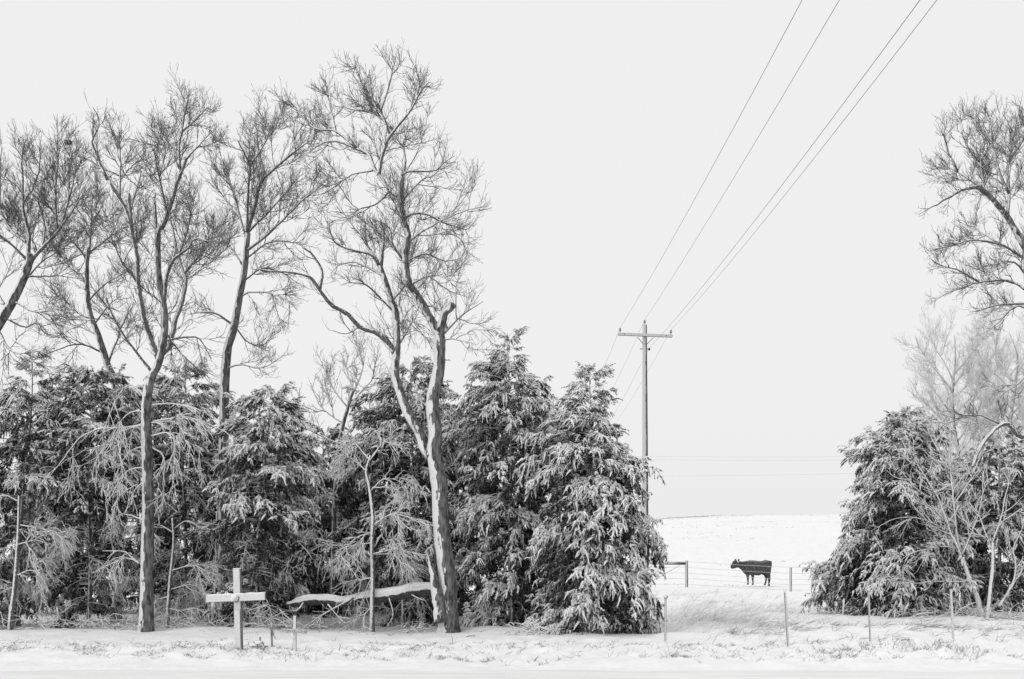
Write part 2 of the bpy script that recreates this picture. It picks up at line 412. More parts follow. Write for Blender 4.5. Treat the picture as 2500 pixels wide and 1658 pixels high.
    def extra(s, px, L1, dens=1.0, up=-0.3, name='low_branches'): pass

BARE = 'bare trees rising out of the windbreak'
# ---- the big forked tree by the fallen log
A = Tree('bare_tree', (1097, 1542), 21.2, 'tallest bare tree, leaning forked trunk with broken stub, beside the fallen log', BARE, seed=11, tip=50, crown=0.58)
A.trunk([(1097, 1545), (1094, 1470), (1091, 1402), (1078, 1293), (1072, 1183), (1060, 1106), (1063, 1060), (1056, 980), (1070, 910), (1074, 844), (1073, 812)], 46, 25, 1.55, 44)
A.limb([(1070, 812), (1061, 800), (1031, 743), (1000, 692), (992, 636), (997, 585), (982, 534), (977, 478), (980, 432)], 24, 13, 0.3, 1.2, 1.1, t0=0.2)
A.limb([(1073, 815), (1082, 775), (1094, 757), (1107, 744)], 21, 17, -0.3, twigs=False, name='broken_stub')
A.limb([(1058, 1112), (1039, 1095), (1025, 1057), (993, 1008), (976, 964), (965, 915), (968, 855), (967, 814), (962, 763), (951, 733), (939, 687), (928, 651)], 27, 13, 0.9, 0.9, 0.7, t0=0.45)
A.limb([(928, 651), (934, 590), (929, 544)], 12, 6, 0.2, 0.9, 1.0)
A.limb([(928, 651), (908, 620), (893, 590), (890, 549)], 11, 4, 0.5, 1.0, 1.0)
A.limb([(930, 655), (908, 625), (867, 610), (826, 595), (806, 564), (796, 498)], 7, 1.4, -0.4, 0.7, 0.9)
A.limb([(935, 680), (900, 655), (860, 640), (826, 648), (806, 668)], 6, 1.4, 0.5, 0.6, 0.9)
A.limb([(960, 760), (900, 700), (860, 690), (820, 700)], 5, 1.3, -0.6, 0.6, 0.9)
A.limb([(967, 870), (949, 840), (918, 814), (878, 799), (847, 768), (806, 743), (781, 712), (760, 682), (745, 671), (704, 661), (663, 659), (612, 656)], 14, 2, -0.8, 0.55, 0.55, t0=0.3)
A.limb([(781, 712), (786, 666), (765, 625), (735, 600)], 9, 3, -0.2, 0.35, 0.5)
A.limb([(878, 799), (850, 815), (800, 805)], 4, 1.3, -0.2, 0.4, 0.8)
A.limb([(980, 432), (1002, 416), (1061, 416), (1087, 396), (1127, 370)], 8, 1.4, -0.4, 0.7, 1.0)
A.limb([(980, 440), (990, 400), (985, 340), (1010, 300)], 8, 1.4, 0.5, 0.9, 1.1)
A.limb([(977, 478), (959, 467), (934, 442), (913, 411), (898, 375), (867, 360), (832, 345), (801, 345), (770, 360), (740, 390)], 13, 1.5, 0.8, 1.0, 1.0)
A.limb([(867, 360), (820, 322), (770, 318), (730, 280), (700, 245), (684, 228)], 7, 1.4, 0.3, 0.8, 1.1)
A.limb([(926, 432), (930, 390), (944, 345), (964, 314), (997, 273), (1020, 228), (1046, 197), (1061, 161)], 10, 1.4, -0.7, 1.0, 1.2)
A.limb([(958, 322), (934, 294), (903, 276), (857, 268), (826, 248), (796, 222), (778, 192)], 7, 1.4, 0.6, 0.9, 1.2)
A.limb([(950, 330), (929, 268), (908, 233), (903, 176), (903, 120)], 6, 1.3, -0.4, 0.8, 1.2)
A.limb([(903, 276), (885, 215), (868, 165), (862, 132)], 5, 1.3, 0.5, 0.6, 1.1)
A.limb([(929, 268), (950, 205), (960, 160), (964, 125)], 5, 1.3, -0.5, 0.6, 1.1)
A.limb([(997, 273), (1010, 240), (1022, 190), (1024, 165)], 4, 1.3, 0.4, 0.6, 1.1)
A.limb([(913, 411), (860, 430), (800, 470), (760, 490)], 6, 1.3, 0.8, 0.8, 1.0)
A.limb([(959, 467), (920, 500), (880, 510), (850, 530)], 6, 1.3, -0.9, 0.8, 1.1)
A.limb([(982, 534), (1030, 520), (1090, 545), (1140, 560), (1170, 520)], 6, 1.3, 0.7, 0.9, 1.1)
A.limb([(997, 585), (1040, 560), (1090, 535), (1150, 510), (1185, 505)], 6, 1.3, -0.5, 0.8, 1.0)
A.limb([(982, 500), (1030, 440), (1060, 430), (1085, 395)], 5, 1.3, 0.5, 0.8, 1.0)
A.limb([(992, 636), (1040, 620), (1090, 640), (1125, 630)], 5, 1.3, 0.6, 0.8, 1.0)
A.limb([(1000, 692), (1050, 670), (1090, 680), (1120, 690)], 5, 1.3, -0.6, 0.7, 1.0)
A.limb([(992, 640), (960, 600), (950, 560), (900, 530)], 6, 1.3, -0.5, 0.9, 1.2)
A.limb([(951, 733), (990, 690), (985, 640), (960, 600)], 5, 1.3, 0.6, 0.8, 1.1)
A.limb([(1075, 825), (1110, 790), (1140, 760), (1180, 735)], 6, 1.3, 0.5, 0.7, 1.0)
A.limb([(1075, 830), (1110, 830), (1140, 840), (1165, 870)], 5, 1.3, -0.4, 0.7, 1.0, up=-0.1)
A.limb([(1031, 743), (1060, 745), (1062, 720)], 4, 1.3, 0.3, 0.6, 1.0)
A.limb([(968, 840), (1000, 800), (1010, 770)], 4, 1.3, 0.6, 0.8, 1.0)
A.limb([(962, 790), (1000, 780), (1030, 800), (1040, 850)], 4, 1.3, -0.5, 0.7, 1.0, up=-0.1)

# ---- tree B
B = Tree('bare_tree', (546, 1508), 23.5, 'slender upright bare tree with dark trunk behind the snowy cedar, broom of fine upright twigs', BARE, seed=12)
B.trunk([(546, 1520), (545, 1300), (546, 1063), (549, 937), (555, 855), (571, 800), (584, 728), (597, 656), (605, 569)], 27, 13, 1.2)
B.limb([(605, 569), (622, 508), (640, 447), (648, 420)], 12, 8, 0.3, 0.9, 1.0)
B.limb([(640, 442), (679, 406), (719, 370), (755, 345), (786, 319)], 8, 1.4, -0.6, 1.0, 1.3)
B.limb([(605, 569), (653, 518), (694, 472), (730, 427)], 7, 1.3, 0.7, 1.0, 1.3)
B.limb([(600, 620), (633, 585), (679, 544), (719, 508), (765, 467), (806, 432)], 8, 1.3, -0.7, 0.9, 1.3)
B.limb([(599, 640), (653, 595), (694, 590), (730, 590), (755, 569)], 5, 1.3, 0.5, 0.7, 1.2)
B.limb([(648, 430), (635, 386), (628, 330), (635, 252)], 7, 1.3, 0.3, 0.8, 1.0)
B.limb([(606, 560), (607, 457), (610, 406), (587, 355), (577, 320)], 8, 1.3, -0.9, 0.9, 1.0)
B.limb([(610, 410), (640, 360), (660, 310), (668, 285)], 5, 1.3, 0.3, 0.8, 1.4)
B.limb([(604, 580), (571, 467), (551, 432), (540, 400)], 6, 1.3, 0.5, 0.8, 1.2)
B.limb([(719, 370), (715, 330), (720, 290), (735, 265)], 4, 1.2, 0.3, 0.7, 1.3)
B.limb([(765, 345), (770, 310), (775, 280), (790, 255)], 4, 1.2, 0.3, 0.6, 1.3)
B.limb([(584, 728), (622, 712), (663, 717), (704, 738), (740, 770)], 5, 1.2, -0.5, 0.8, 1.3, up=0.0)
B.limb([(590, 690), (640, 660), (690, 670), (725, 690)], 5, 1.2, 0.6, 0.7, 1.3, up=0.05)
B.limb([(575, 790), (602, 835), (643, 840), (679, 809)], 4, 1.2, 0.5, 0.7, 1.3)
B.limb([(552, 900), (590, 890), (640, 900), (690, 870)], 5, 1.2, -0.4, 0.7, 1.2)
B.limb([(570, 800), (530, 765), (502, 760), (459, 767)], 6, 1.4, -0.3, 0.6, 0.9)
B.limb([(595, 660), (560, 600), (530, 580), (510, 540)], 5, 1.3, 0.5, 0.9, 1.2)

# ---- tree C: the nearer trunk with low frosted boughs
Ct = Tree('bare_tree', (357, 1540), 21.5, 'many-stemmed bare tree, straight trunk white on one side, left of the large white cross', BARE, seed=13)
Ct.trunk([(357, 1542), (358, 1470), (358, 1402), (361, 1293), (361, 1183), (358, 1074), (357, 1008), (362, 948), (370, 920)], 33, 20, 1.35)
Ct.limb([(368, 925), (383, 890), (397, 830), (398, 758), (385, 691), (380, 609), (384, 566), (397, 547), (416, 495), (435, 437), (455, 389)], 20, 7, 0.4, 1.1, 1.0, t0=0.25)
Ct.limb([(440, 425), (442, 380), (447, 317), (459, 246), (462, 208)], 7, 1.3, -0.3, 0.8, 1.4)
Ct.limb([(440, 420), (415, 370), (385, 340), (365, 300), (357, 262)], 6, 1.3, 0.4, 0.8, 1.3)
Ct.limb([(447, 317), (480, 290), (505, 265), (520, 252)], 5, 1.2, 0.5, 0.7, 1.3)
Ct.limb([(410, 510), (390, 440), (380, 390), (372, 350)], 6, 1.3, -0.5, 0.8, 1.2)
Ct.limb([(455, 389), (490, 350), (510, 330)], 5, 1.2, 0.4, 0.7, 1.3)
Ct.limb([(398, 740), (407, 667), (426, 633), (459, 609), (478, 585), (507, 588), (555, 583)], 10, 1.5, -0.8, 0.9, 1.1)
Ct.limb([(385, 885), (416, 844), (431, 791), (450, 738), (459, 691), (445, 643), (431, 581), (416, 533)], 13, 4, 1.0, 1.0, 1.1, t0=0.2)
Ct.limb([(455, 665), (483, 628), (517, 590), (540, 547)], 6, 1.3, 0.5, 0.9, 1.2)
Ct.limb([(440, 620), (460, 560), (470, 500), (490, 450)], 6, 1.3, -0.4, 0.9, 1.2)
Ct.limb([(385, 880), (373, 839), (354, 796), (344, 753), (335, 691), (330, 629), (321, 581), (311, 533), (287, 480), (263, 440)], 14, 6, -0.8, 1.0, 1.0, t0=0.25)
Ct.limb([(270, 445), (244, 399), (234, 375), (225, 346), (239, 322), (242, 294), (230, 265), (215, 235)], 8, 1.5, -0.2, 0.5, 0.9)
Ct.limb([(290, 485), (293, 440), (294, 389), (289, 332), (287, 272)], 6, 1.3, 0.3, 0.7, 1.5)
Ct.limb([(311, 533), (330, 480), (345, 430), (335, 395)], 6, 1.3, 0.5, 0.8, 1.2)
Ct.limb([(316, 555), (316, 500), (314, 470)], 7, 6, -0.2, twigs=False, name='broken_stub')
Ct.limb([(382, 600), (379, 500), (378, 475)], 8, 7, 0.3, twigs=False, name='broken_stub')
Ct.limb([(321, 581), (290, 560), (260, 540), (240, 500)], 5, 1.3, 0.6, 0.9, 1.2)
Ct.limb([(335, 691), (300, 640), (280, 600), (250, 590)], 6, 1.3, -0.7, 0.9, 1.1)
Ct.limb([(344, 892), (320, 840), (282, 782), (258, 724)], 7, 2, -0.5, 0.8, 1.0)
Ct.limb([(400, 840), (450, 820), (488, 825), (517, 877)], 6, 1.3, 0.5, 0.8, 1.0, up=-0.05)
Ct.limb([(397, 800), (430, 850), (480, 900), (520, 930)], 5, 1.3, 0.4, 0.8, 1.0, up=0.0)

# ---- tree D, behind and left of C
Dt = Tree('bare_tree', (285, 1500), 25.5, 'thin bare tree between the far left tree and the many-stemmed one', BARE, seed=14)
Dt.trunk([(285, 1510), (288, 1200), (283, 960), (262, 890), (240, 820), (218, 758), (212, 676), (215, 605)], 22, 8, 1.1)
Dt.limb([(215, 615), (220, 560), (225, 520), (225, 456)], 7, 1.3, 0.2, 0.8, 1.2)
Dt.limb([(215, 640), (185, 600), (165, 575)], 5, 1.3, -0.4, 0.8, 1.1)
Dt.limb([(216, 620), (250, 590), (280, 570), (300, 555)], 5, 1.3, 0.4, 0.8, 1.2)
Dt.limb([(222, 550), (250, 500), (255, 470)], 4, 1.2, 0.4, 0.7, 1.2)
Dt.limb([(215, 700), (180, 650), (150, 620), (130, 600)], 5, 1.2, 0.5, 0.8, 1.1)
Dt.limb([(216, 740), (260, 690), (300, 670), (330, 640)], 5, 1.2, -0.4, 0.8, 1.1)
Dt.limb([(225, 780), (180, 760), (150, 740), (120, 690)], 5, 1.2, 0.5, 0.8, 1.1)
Dt.limb([(250, 860), (200, 840), (150, 850), (115, 865)], 6, 1.2, -0.6, 0.8, 1.1, up=0.1)
Dt.limb([(240, 820), (200, 800), (160, 790)], 5, 1.2, 0.5, 0.8, 1.1)
Dt.limb([(262, 890), (290, 820), (310, 770), (330, 740)], 6, 1.2, 0.6, 0.9, 1.1)
Dt.limb([(225, 790), (270, 740), (300, 720)], 5, 1.2, 0.6, 0.9, 1.1)

# ---- tree E at the left edge
Et = Tree('bare_tree', (-80, 1520), 22.5, 'bare tree at the far left edge, crooked dark limb with a burl', BARE, seed=15)
Et.trunk([(-80, 1530), (-70, 1250), (-60, 1000), (-40, 860), (0, 786), (29, 738), (57, 681), (72, 640)], 30, 17, 1.3)
Et.limb([(72, 640), (71, 600), (69, 571), (57, 509), (57, 437), (53, 380), (67, 322)], 12, 1.4, 0.3, 0.9, 1.2)
Et.limb([(66, 665), (71, 640), (72, 618)], 21, 14, -0.15, twigs=False, name='burl')
Et.limb([(68, 655), (110, 600), (144, 561), (177, 514), (212, 456)], 10, 1.4, -0.5, 1.0, 1.2)
Et.limb([(140, 565), (139, 500), (139, 437), (148, 365), (155, 318)], 7, 1.3, 0.4, 0.8, 1.5)
Et.limb([(144, 561), (175, 470), (185, 420), (190, 370)], 6, 1.3, 0.3, 0.8, 1.4)
Et.limb([(110, 600), (110, 540), (95, 500), (100, 450)], 5, 1.3, -0.4, 0.8, 1.3)
Et.limb([(69, 600), (30, 560), (5, 510), (5, 420), (6, 340)], 7, 1.3, 0.6, 0.8, 1.3)
Et.limb([(57, 509), (85, 440), (95, 380), (90, 345)], 5, 1.2, -0.4, 0.7, 1.3)
Et.limb([(68, 640), (20, 590), (-30, 560)], 7, 1.5, -0.4, 1.0, 1.1)
Et.limb([(62, 676), (110, 672), (144, 672), (206, 681)], 5, 1.3, 0.4, 0.6, 1.0)
Et.limb([(35, 730), (81, 758), (134, 753), (182, 753)], 5, 1.3, -0.4, 0.6, 1.0)
Et.limb([(10, 775), (60, 800), (90, 790), (117, 815)], 5, 1.3, 0.5, 0.8, 1.1)
Et.limb([(-10, 800), (20, 850), (60, 870), (105, 900)], 6, 1.3, -0.5, 0.8, 1.1, up=0.05)
Et.limb([(20, 755), (-20, 700), (-40, 650)], 6, 1.3, 0.4, 0.9, 1.1)
Et.limb([(50, 690), (100, 640), (130, 620), (150, 590)], 5, 1.2, 0.6, 0.8, 1.2)
mb = MB()
g = np.random.default_rng(5); nc = P(167, 349, 22.3)
for k in range(60):
    a = g.uniform(0, 6.28); e = g.uniform(-.5, .5); pp = []
    for q in np.linspace(0, 1.6, 5): pp.append(nc + 0.075 * np.array([math.cos(a + q), math.sin(a + q), 0.75 * math.sin(e + q * .3)]))
    mb.tubes(np.array(pp), np.full(5, 0.007), 3)
mb.ball(nc, (0.06, 0.06, 0.05), 0, 8, 6, 0.1)
tag(mb.build('bird_nest', M['limb']), 'small dark ball-shaped nest high in the twigs of the far left bare tree', 'nest')

# ---- tree F in the gap
Ft = Tree('bare_tree', (815, 1505), 25.0, 'small pale bare tree in the gap between two cedars, left of the tallest tree', BARE, limbm='frost', twigm='frost', seed=16)
Ft.trunk([(812, 1510), (815, 1300), (817, 1227), (828, 1085), (850, 992), (862, 955)], 13, 7, 1.1)
Ft.limb([(858, 965), (880, 920), (888, 880), (895, 850)], 5, 1.2, 0.2, 0.6, 0.9, up=0.3)
Ft.limb([(850, 992), (815, 955), (800, 930), (798, 890)], 4, 1.2, -0.3, 0.6, 0.9, up=0.3)
Ft.limb([(838, 1040), (790, 1000), (765, 960), (752, 920)], 4, 1.2, 0.4, 0.6, 0.9, up=0.3)
Ft.limb([(850, 990), (880, 960), (910, 925), (925, 890)], 4, 1.2, -0.3, 0.7, 0.9, up=0.3)
Ft.limb([(830, 1075), (780, 1060), (750, 1040), (735, 1000)], 4, 1.2, 0.4, 0.7, 0.9, up=0.3)
Ft.limb([(828, 1085), (870, 1040), (910, 1010), (930, 980)], 4, 1.2, 0.4, 0.7, 0.9, up=0.3)
Ft.limb([(820, 1180), (770, 1130), (740, 1100)], 4, 1.2, -0.4, 0.7, 0.9, up=0.2)
Ft.limb([(862, 955), (845, 900), (850, 860)], 4, 1.2, 0.3, 0.6, 0.9, up=0.3)

# ---- trees on the right
R4 = Tree('bare_tree', (2560, 1500), 24.0, 'large bare tree at the right edge with long sweeping limbs high above the cedars', BARE, seed=17, tip=30)
R4.trunk([(2560, 1505), (2556, 1300), (2545, 1080), (2530, 900), (2518, 760), (2512, 680), (2505, 612)], 36, 20, 1.3)
R4.limb([(2503, 612), (2473, 553), (2453, 524), (2414, 479), (2390, 460), (2360, 460), (2326, 474), (2296, 494), (2262, 512), (2230, 532)], 15, 1.4, -0.8, 0.7, 1.0)
R4.limb([(2414, 479), (2375, 445), (2335, 420), (2306, 400), (2274, 368)], 7, 1.3, 0.3, 0.8, 1.2)
R4.limb([(2460, 535), (2466, 474), (2463, 411), (2473, 352), (2488, 278), (2493, 215)], 9, 1.4, 0.5, 0.9, 1.3)
R4.limb([(2464, 470), (2439, 416), (2424, 352), (2421, 300), (2421, 240)], 7, 1.3, -0.4, 0.8, 1.3)
R4.limb([(2414, 479), (2398, 425), (2394, 352), (2380, 290), (2375, 250)], 7, 1.3, 0.4, 0.8, 1.3)
R4.limb([(2394, 400), (2355, 350), (2345, 300), (2350, 260)], 5, 1.2, 0.3, 0.7, 1.3)
R4.limb([(2335, 420), (2315, 370), (2305, 330), (2298, 300)], 5, 1.2, -0.4, 0.6, 1.2)
R4.limb([(2470, 400), (2505, 330), (2520, 260)], 7, 1.3, 0.4, 0.9, 1.3)
R4.limb([(2509, 640), (2444, 597), (2375, 587), (2311, 602), (2262, 612)], 7, 1.3, -0.5, 0.7, 1.1)
R4.limb([(2440, 597), (2380, 560), (2340, 540)], 5, 1.2, 0.5, 0.7, 1.2)
R4.limb([(2515, 710), (2463, 685), (2394, 690), (2345, 705), (2296, 725), (2262, 752)], 8, 1.3, 0.5, 0.75, 1.2)
R4.limb([(2394, 690), (2340, 660), (2300, 650), (2270, 630)], 5, 1.2, -0.4, 0.7, 1.2)
R4.limb([(2517, 750), (2444, 744), (2394, 759), (2355, 764)], 7, 1.3, -0.5, 0.6, 1.1)
R4.limb([(2519, 770), (2483, 745), (2453, 769), (2434, 789), (2394, 818)], 7, 1.3, 0.4, 0.5, 1.0)
R4.limb([(2512, 690), (2480, 640), (2440, 640), (2410, 660)], 6, 1.3, -0.5, 0.8, 1.2)
R4.limb([(2500, 600), (2520, 500), (2540, 400)], 10, 1.5, 0.5, 1.0, 1.2)
R4.limb([(2535, 950), (2500, 1063), (2469, 1040), (2442, 1040), (2411, 1067), (2388, 1103), (2374, 1140)], 12, 7, -1.0, 0.6, 0.6, up=-0.1, name='broken_limb')
R4.limb([(2442, 1040), (2400, 1015), (2350, 1010), (2310, 1000)], 5, 1.2, -0.3, 0.7, 1.0)
R4.limb([(2530, 900), (2490, 930), (2450, 960), (2430, 985)], 6, 1.2, 0.4, 0.8, 1.1, up=0.05)

for (bx, d, seed, ylist, lab) in [
    (2335, 33, 18, [(2335, 1480), (2335, 1150), (2332, 1040), (2330, 950), (2325, 880), (2335, 820)], 'pale frosted tree with dense fine twigs, standing behind the right-hand cedar'),
    (2470, 32, 19, [(2470, 1480), (2472, 1150), (2474, 1040), (2475, 950), (2480, 870), (2470, 810)], 'greyer frosted tree at the right edge, below the sweeping bare limbs')]:
    T = Tree('frosted_tree', (bx, 1480), d, lab, 'frosted trees behind the right-hand cedars', limbm='rime', twigm='rime', seed=seed, dmul=0.85)
    T.trunk([(q[0] + 7 * math.sin(i_ * 2.2 + seed), q[1]) for i_, q in enumerate(ylist)], 10, 1.6, 1.0)
    for k in range(17):
        y = 1145 - k * 16.5; sx = (-1) ** k * (1 + 0.3 * math.sin(k * 2.1))
        l = 115 - abs(k - 8) * 3.2
        T.limb([(bx - (1130 - y) * 0.02, y + 30), (bx + sx * l * .35, y - 20), (bx + sx * l * .7, y - 75), (bx + sx * l * .85, y - 120)], 5, 1.1, math.sin(k * 2.3) * 1.2, 0.9, 1.4, up=0.3)

# multi-stem small tree in front of the right cedar
R1 = Tree('bare_tree', (2397, 1500), 24.6, 'leaning many-stemmed small tree in front of the right-hand cedars', BARE, bark='sap', limbm='sap', twigm='frost', seed=21, dmul=0.62)
R1.trunk([(2399, 1503), (2383, 1447), (2365, 1405), (2350, 1360)], 14, 9, 1.2)
R1.limb([(2350, 1360), (2343, 1347), (2320, 1293), (2293, 1221), (2262, 1167), (2230, 1110), (2215, 1070)], 8, 1.5, -0.4, 0.8, 1.0, up=0.25)
R1.limb([(2365, 1405), (2340, 1330), (2330, 1221), (2322, 1140), (2320, 1050), (2300, 960)], 7, 1.4, 0.3, 0.9, 1.0, up=0.3)
R1.limb([(2293, 1221), (2250, 1200), (2200, 1150), (2160, 1110)], 4, 1.2, -0.4, 0.7, 1.0, up=0.25)
R1.limb([(2325, 1300), (2260, 1270), (2200, 1265), (2150, 1280)], 4, 1.2, -0.6, 0.7, 1.0, up=-0.05)
R1.limb([(2340, 1340), (2290, 1335), (2230, 1350), (2170, 1385)], 4, 1.2, -0.6, 0.7, 1.1, up=-0.15)
R1.limb([(2370, 1420), (2300, 1420), (2220, 1425), (2140, 1410)], 4, 1.2, -0.5, 0.7, 1.0, up=-0.15)
R1.limb([(2330, 1240), (2370, 1170), (2390, 1100), (2400, 1050)], 5, 1.2, 0.5, 0.8, 1.0, up=0.3)
R1.limb([(2322, 1140), (2350, 1080), (2370, 1020)], 4, 1.2, 0.4, 0.8, 1.0, up=0.3)
R1.limb([(2350, 1360), (2380, 1280), (2400, 1200), (2430, 1150)], 5, 1.2, -0.3, 0.8, 1.0, up=0.25)
R1.limb([(2322, 1150), (2280, 1080), (2260, 1030)], 4, 1.2, 0.4, 0.8, 1.0, up=0.3)
R2 = Tree('bare_tree', (2430, 1503), 24.2, 'two pale slim stems standing at the right edge below the broken limb', BARE, bark='sap', limbm='sap', twigm='frost', seed=22, dmul=0.6)
R2.trunk([(2412, 1503), (2418, 1440), (2424, 1379), (2424, 1325)], 10, 7, 1.1)
R2.limb([(2424, 1325), (2438, 1284), (2465, 1262), (2500, 1238)], 5, 1.3, -0.2, 0.7, 0.9)
R2.limb([(2424, 1320), (2445, 1250), (2460, 1190), (2470, 1130)], 5, 1.3, 0.3, 0.7, 0.9)
R2.limb([(2440, 1480), (2474, 1429), (2483, 1383), (2478, 1334), (2500, 1280)], 7, 2, 0.0, 0.7, 0.9, free=True)
R2.limb([(2424, 1350), (2400, 1280), (2380, 1230)], 4, 1.2, 0.3, 0.7, 0.9)

# ---- frosted saplings and dead stems under the windbreak
SAP = 'frosted saplings under the windbreak'
def sapling(pts, d, w0, w1, branches, label, seed, bark='sap'):
    T = Tree('sapling', pts[0], d, label, SAP, bark=bark, limbm='frost', twigm='frost', seed=seed)
    T.trunk(pts, w0, w1, 1.25, 20)
    for b in branches:
        T.limb(b, 3.2, 1.0, None, 0.55, 1.5, up=-0.22, fine=1.2, name='branch', ang=(35, 75))
    return T
sapling([(908, 1533), (909, 1460), (910, 1402), (908, 1320), (911, 1265), (901, 1183), (894, 1150), (905, 1112)], 21.6, 12, 6, [
    [(915, 1366), (954, 1353), (992, 1358), (1025, 1391)], [(910, 1282), (954, 1254), (992, 1260), (1047, 1276)], [(909, 1342), (965, 1342), (1020, 1353)],
    [(895, 1155), (861, 1123), (817, 1101)], [(910, 1300), (870, 1310), (830, 1350), (800, 1380)], [(905, 1120), (935, 1080), (960, 1060)],
    [(909, 1330), (860, 1335), (820, 1370)], [(908, 1410), (885, 1412), (876, 1440), (872, 1470)], [(908, 1490), (890, 1500), (886, 1530)], [(903, 1190), (940, 1170), (965, 1180)], [(900, 1120), (870, 1085), (850, 1075)]],
    'white frosted sapling standing in front of the fallen log', 31)
sapling([(984, 1511), (984, 1440), (984, 1375), (987, 1281)], 23, 9, 5, [[(985, 1390), (1010, 1400), (1030, 1440)], [(985, 1400), (940, 1390), (920, 1410)], [(984, 1470), (960, 1490), (940, 1505)]],
    'thin dead stem rising behind the fallen log, near the tallest tree', 32)
sapling([(408, 1517), (415, 1420), (424, 1325), (421, 1265)], 22.3, 9, 5, [
    [(418, 1390), (470, 1380), (510, 1400)], [(415, 1440), (470, 1430), (500, 1445)], [(422, 1300), (380, 1280), (350, 1310)], [(414, 1450), (380, 1470), (350, 1500)], [(421, 1290), (460, 1270), (500, 1300), (530, 1340)], [(412, 1480), (440, 1490), (460, 1510)]],
    'frosted dead stem just to the right of the many-stemmed tree trunk', 33)
sapling([(525, 1506), (526, 1440), (528, 1369), (530, 1250)], 23.2, 9, 5, [[(527, 1400), (490, 1420), (470, 1450)], [(528, 1380), (560, 1400), (590, 1430)], [(527, 1440), (470, 1445), (430, 1470)]],
    'thin dead stem behind the top of the large white cross', 34)
sapling([(25, 1517), (36, 1429), (44, 1320), (47, 1210)], 21.9, 12, 6, [
    [(38, 1400), (80, 1390), (110, 1420)], [(43, 1330), (-10, 1350), (-30, 1390)], [(45, 1280), (100, 1290), (150, 1310), (180, 1300)], [(34, 1440), (0, 1450), (-20, 1480)], [(47, 1230), (10, 1210), (-30, 1220)], [(44, 1330), (80, 1320), (130, 1330)]],
    'frosted dead stem at the far left edge under the cedars', 35)
# low hanging frosted branches of tree C
for k, (b, L) in enumerate([
    ([(352, 1035), (300, 1045), (240, 1050), (190, 1080), (150, 1130), (110, 1175)], 0.7), ([(352, 1035), (290, 1060), (240, 1120), (220, 1190)], 0.7),
    ([(352, 1085), (320, 1100), (290, 1140), (270, 1200)], 0.6), ([(365, 1035), (427, 1030), (465, 1063), (510, 1140)], 0.7), ([(365, 1060), (420, 1060), (424, 1130), (421, 1210)], 0.6),
    ([(368, 1040), (450, 1020), (520, 1040), (560, 1060)], 0.6), ([(353, 1130), (310, 1150), (280, 1200), (250, 1250)], 0.6), ([(368, 1100), (400, 1110), (400, 1180), (395, 1240)], 0.5),
    ([(352, 1000), (310, 1010), (280, 1060), (265, 1110)], 0.6), ([(352, 980), (320, 940), (290, 960), (270, 1010)], 0.6), ([(352, 1170), (330, 1190), (315, 1240)], 0.5),
    ([(370, 990), (430, 985), (490, 1000), (530, 1010)], 0.6), ([(348, 1380), (310, 1360), (270, 1380), (225, 1400)], 0.5), ([(348, 1370), (300, 1345), (250, 1345)], 0.4),
    ([(350, 1275), (320, 1262), (300, 1255)], 0.4), ([(369, 1130), (385, 1180), (382, 1230)], 0.5)]):
    o = Ct.limb(b, 4.2, 1.2, -0.5 + 0.25 * (k % 4), L, 1.0, twigs=False, name='hanging_branch')
    o.data.materials.clear(); o.data.materials.append(M['frost'])
    path = smooth_path(Ct._world(b, np.full(len(b), 21.2)), 14); rr = np.linspace(0.014, 0.006, 14)
    Ct.twigm = 'frost'; Ct.twigs(path, rr, o, L, 0.6, -0.42, 0.1, 0.6)

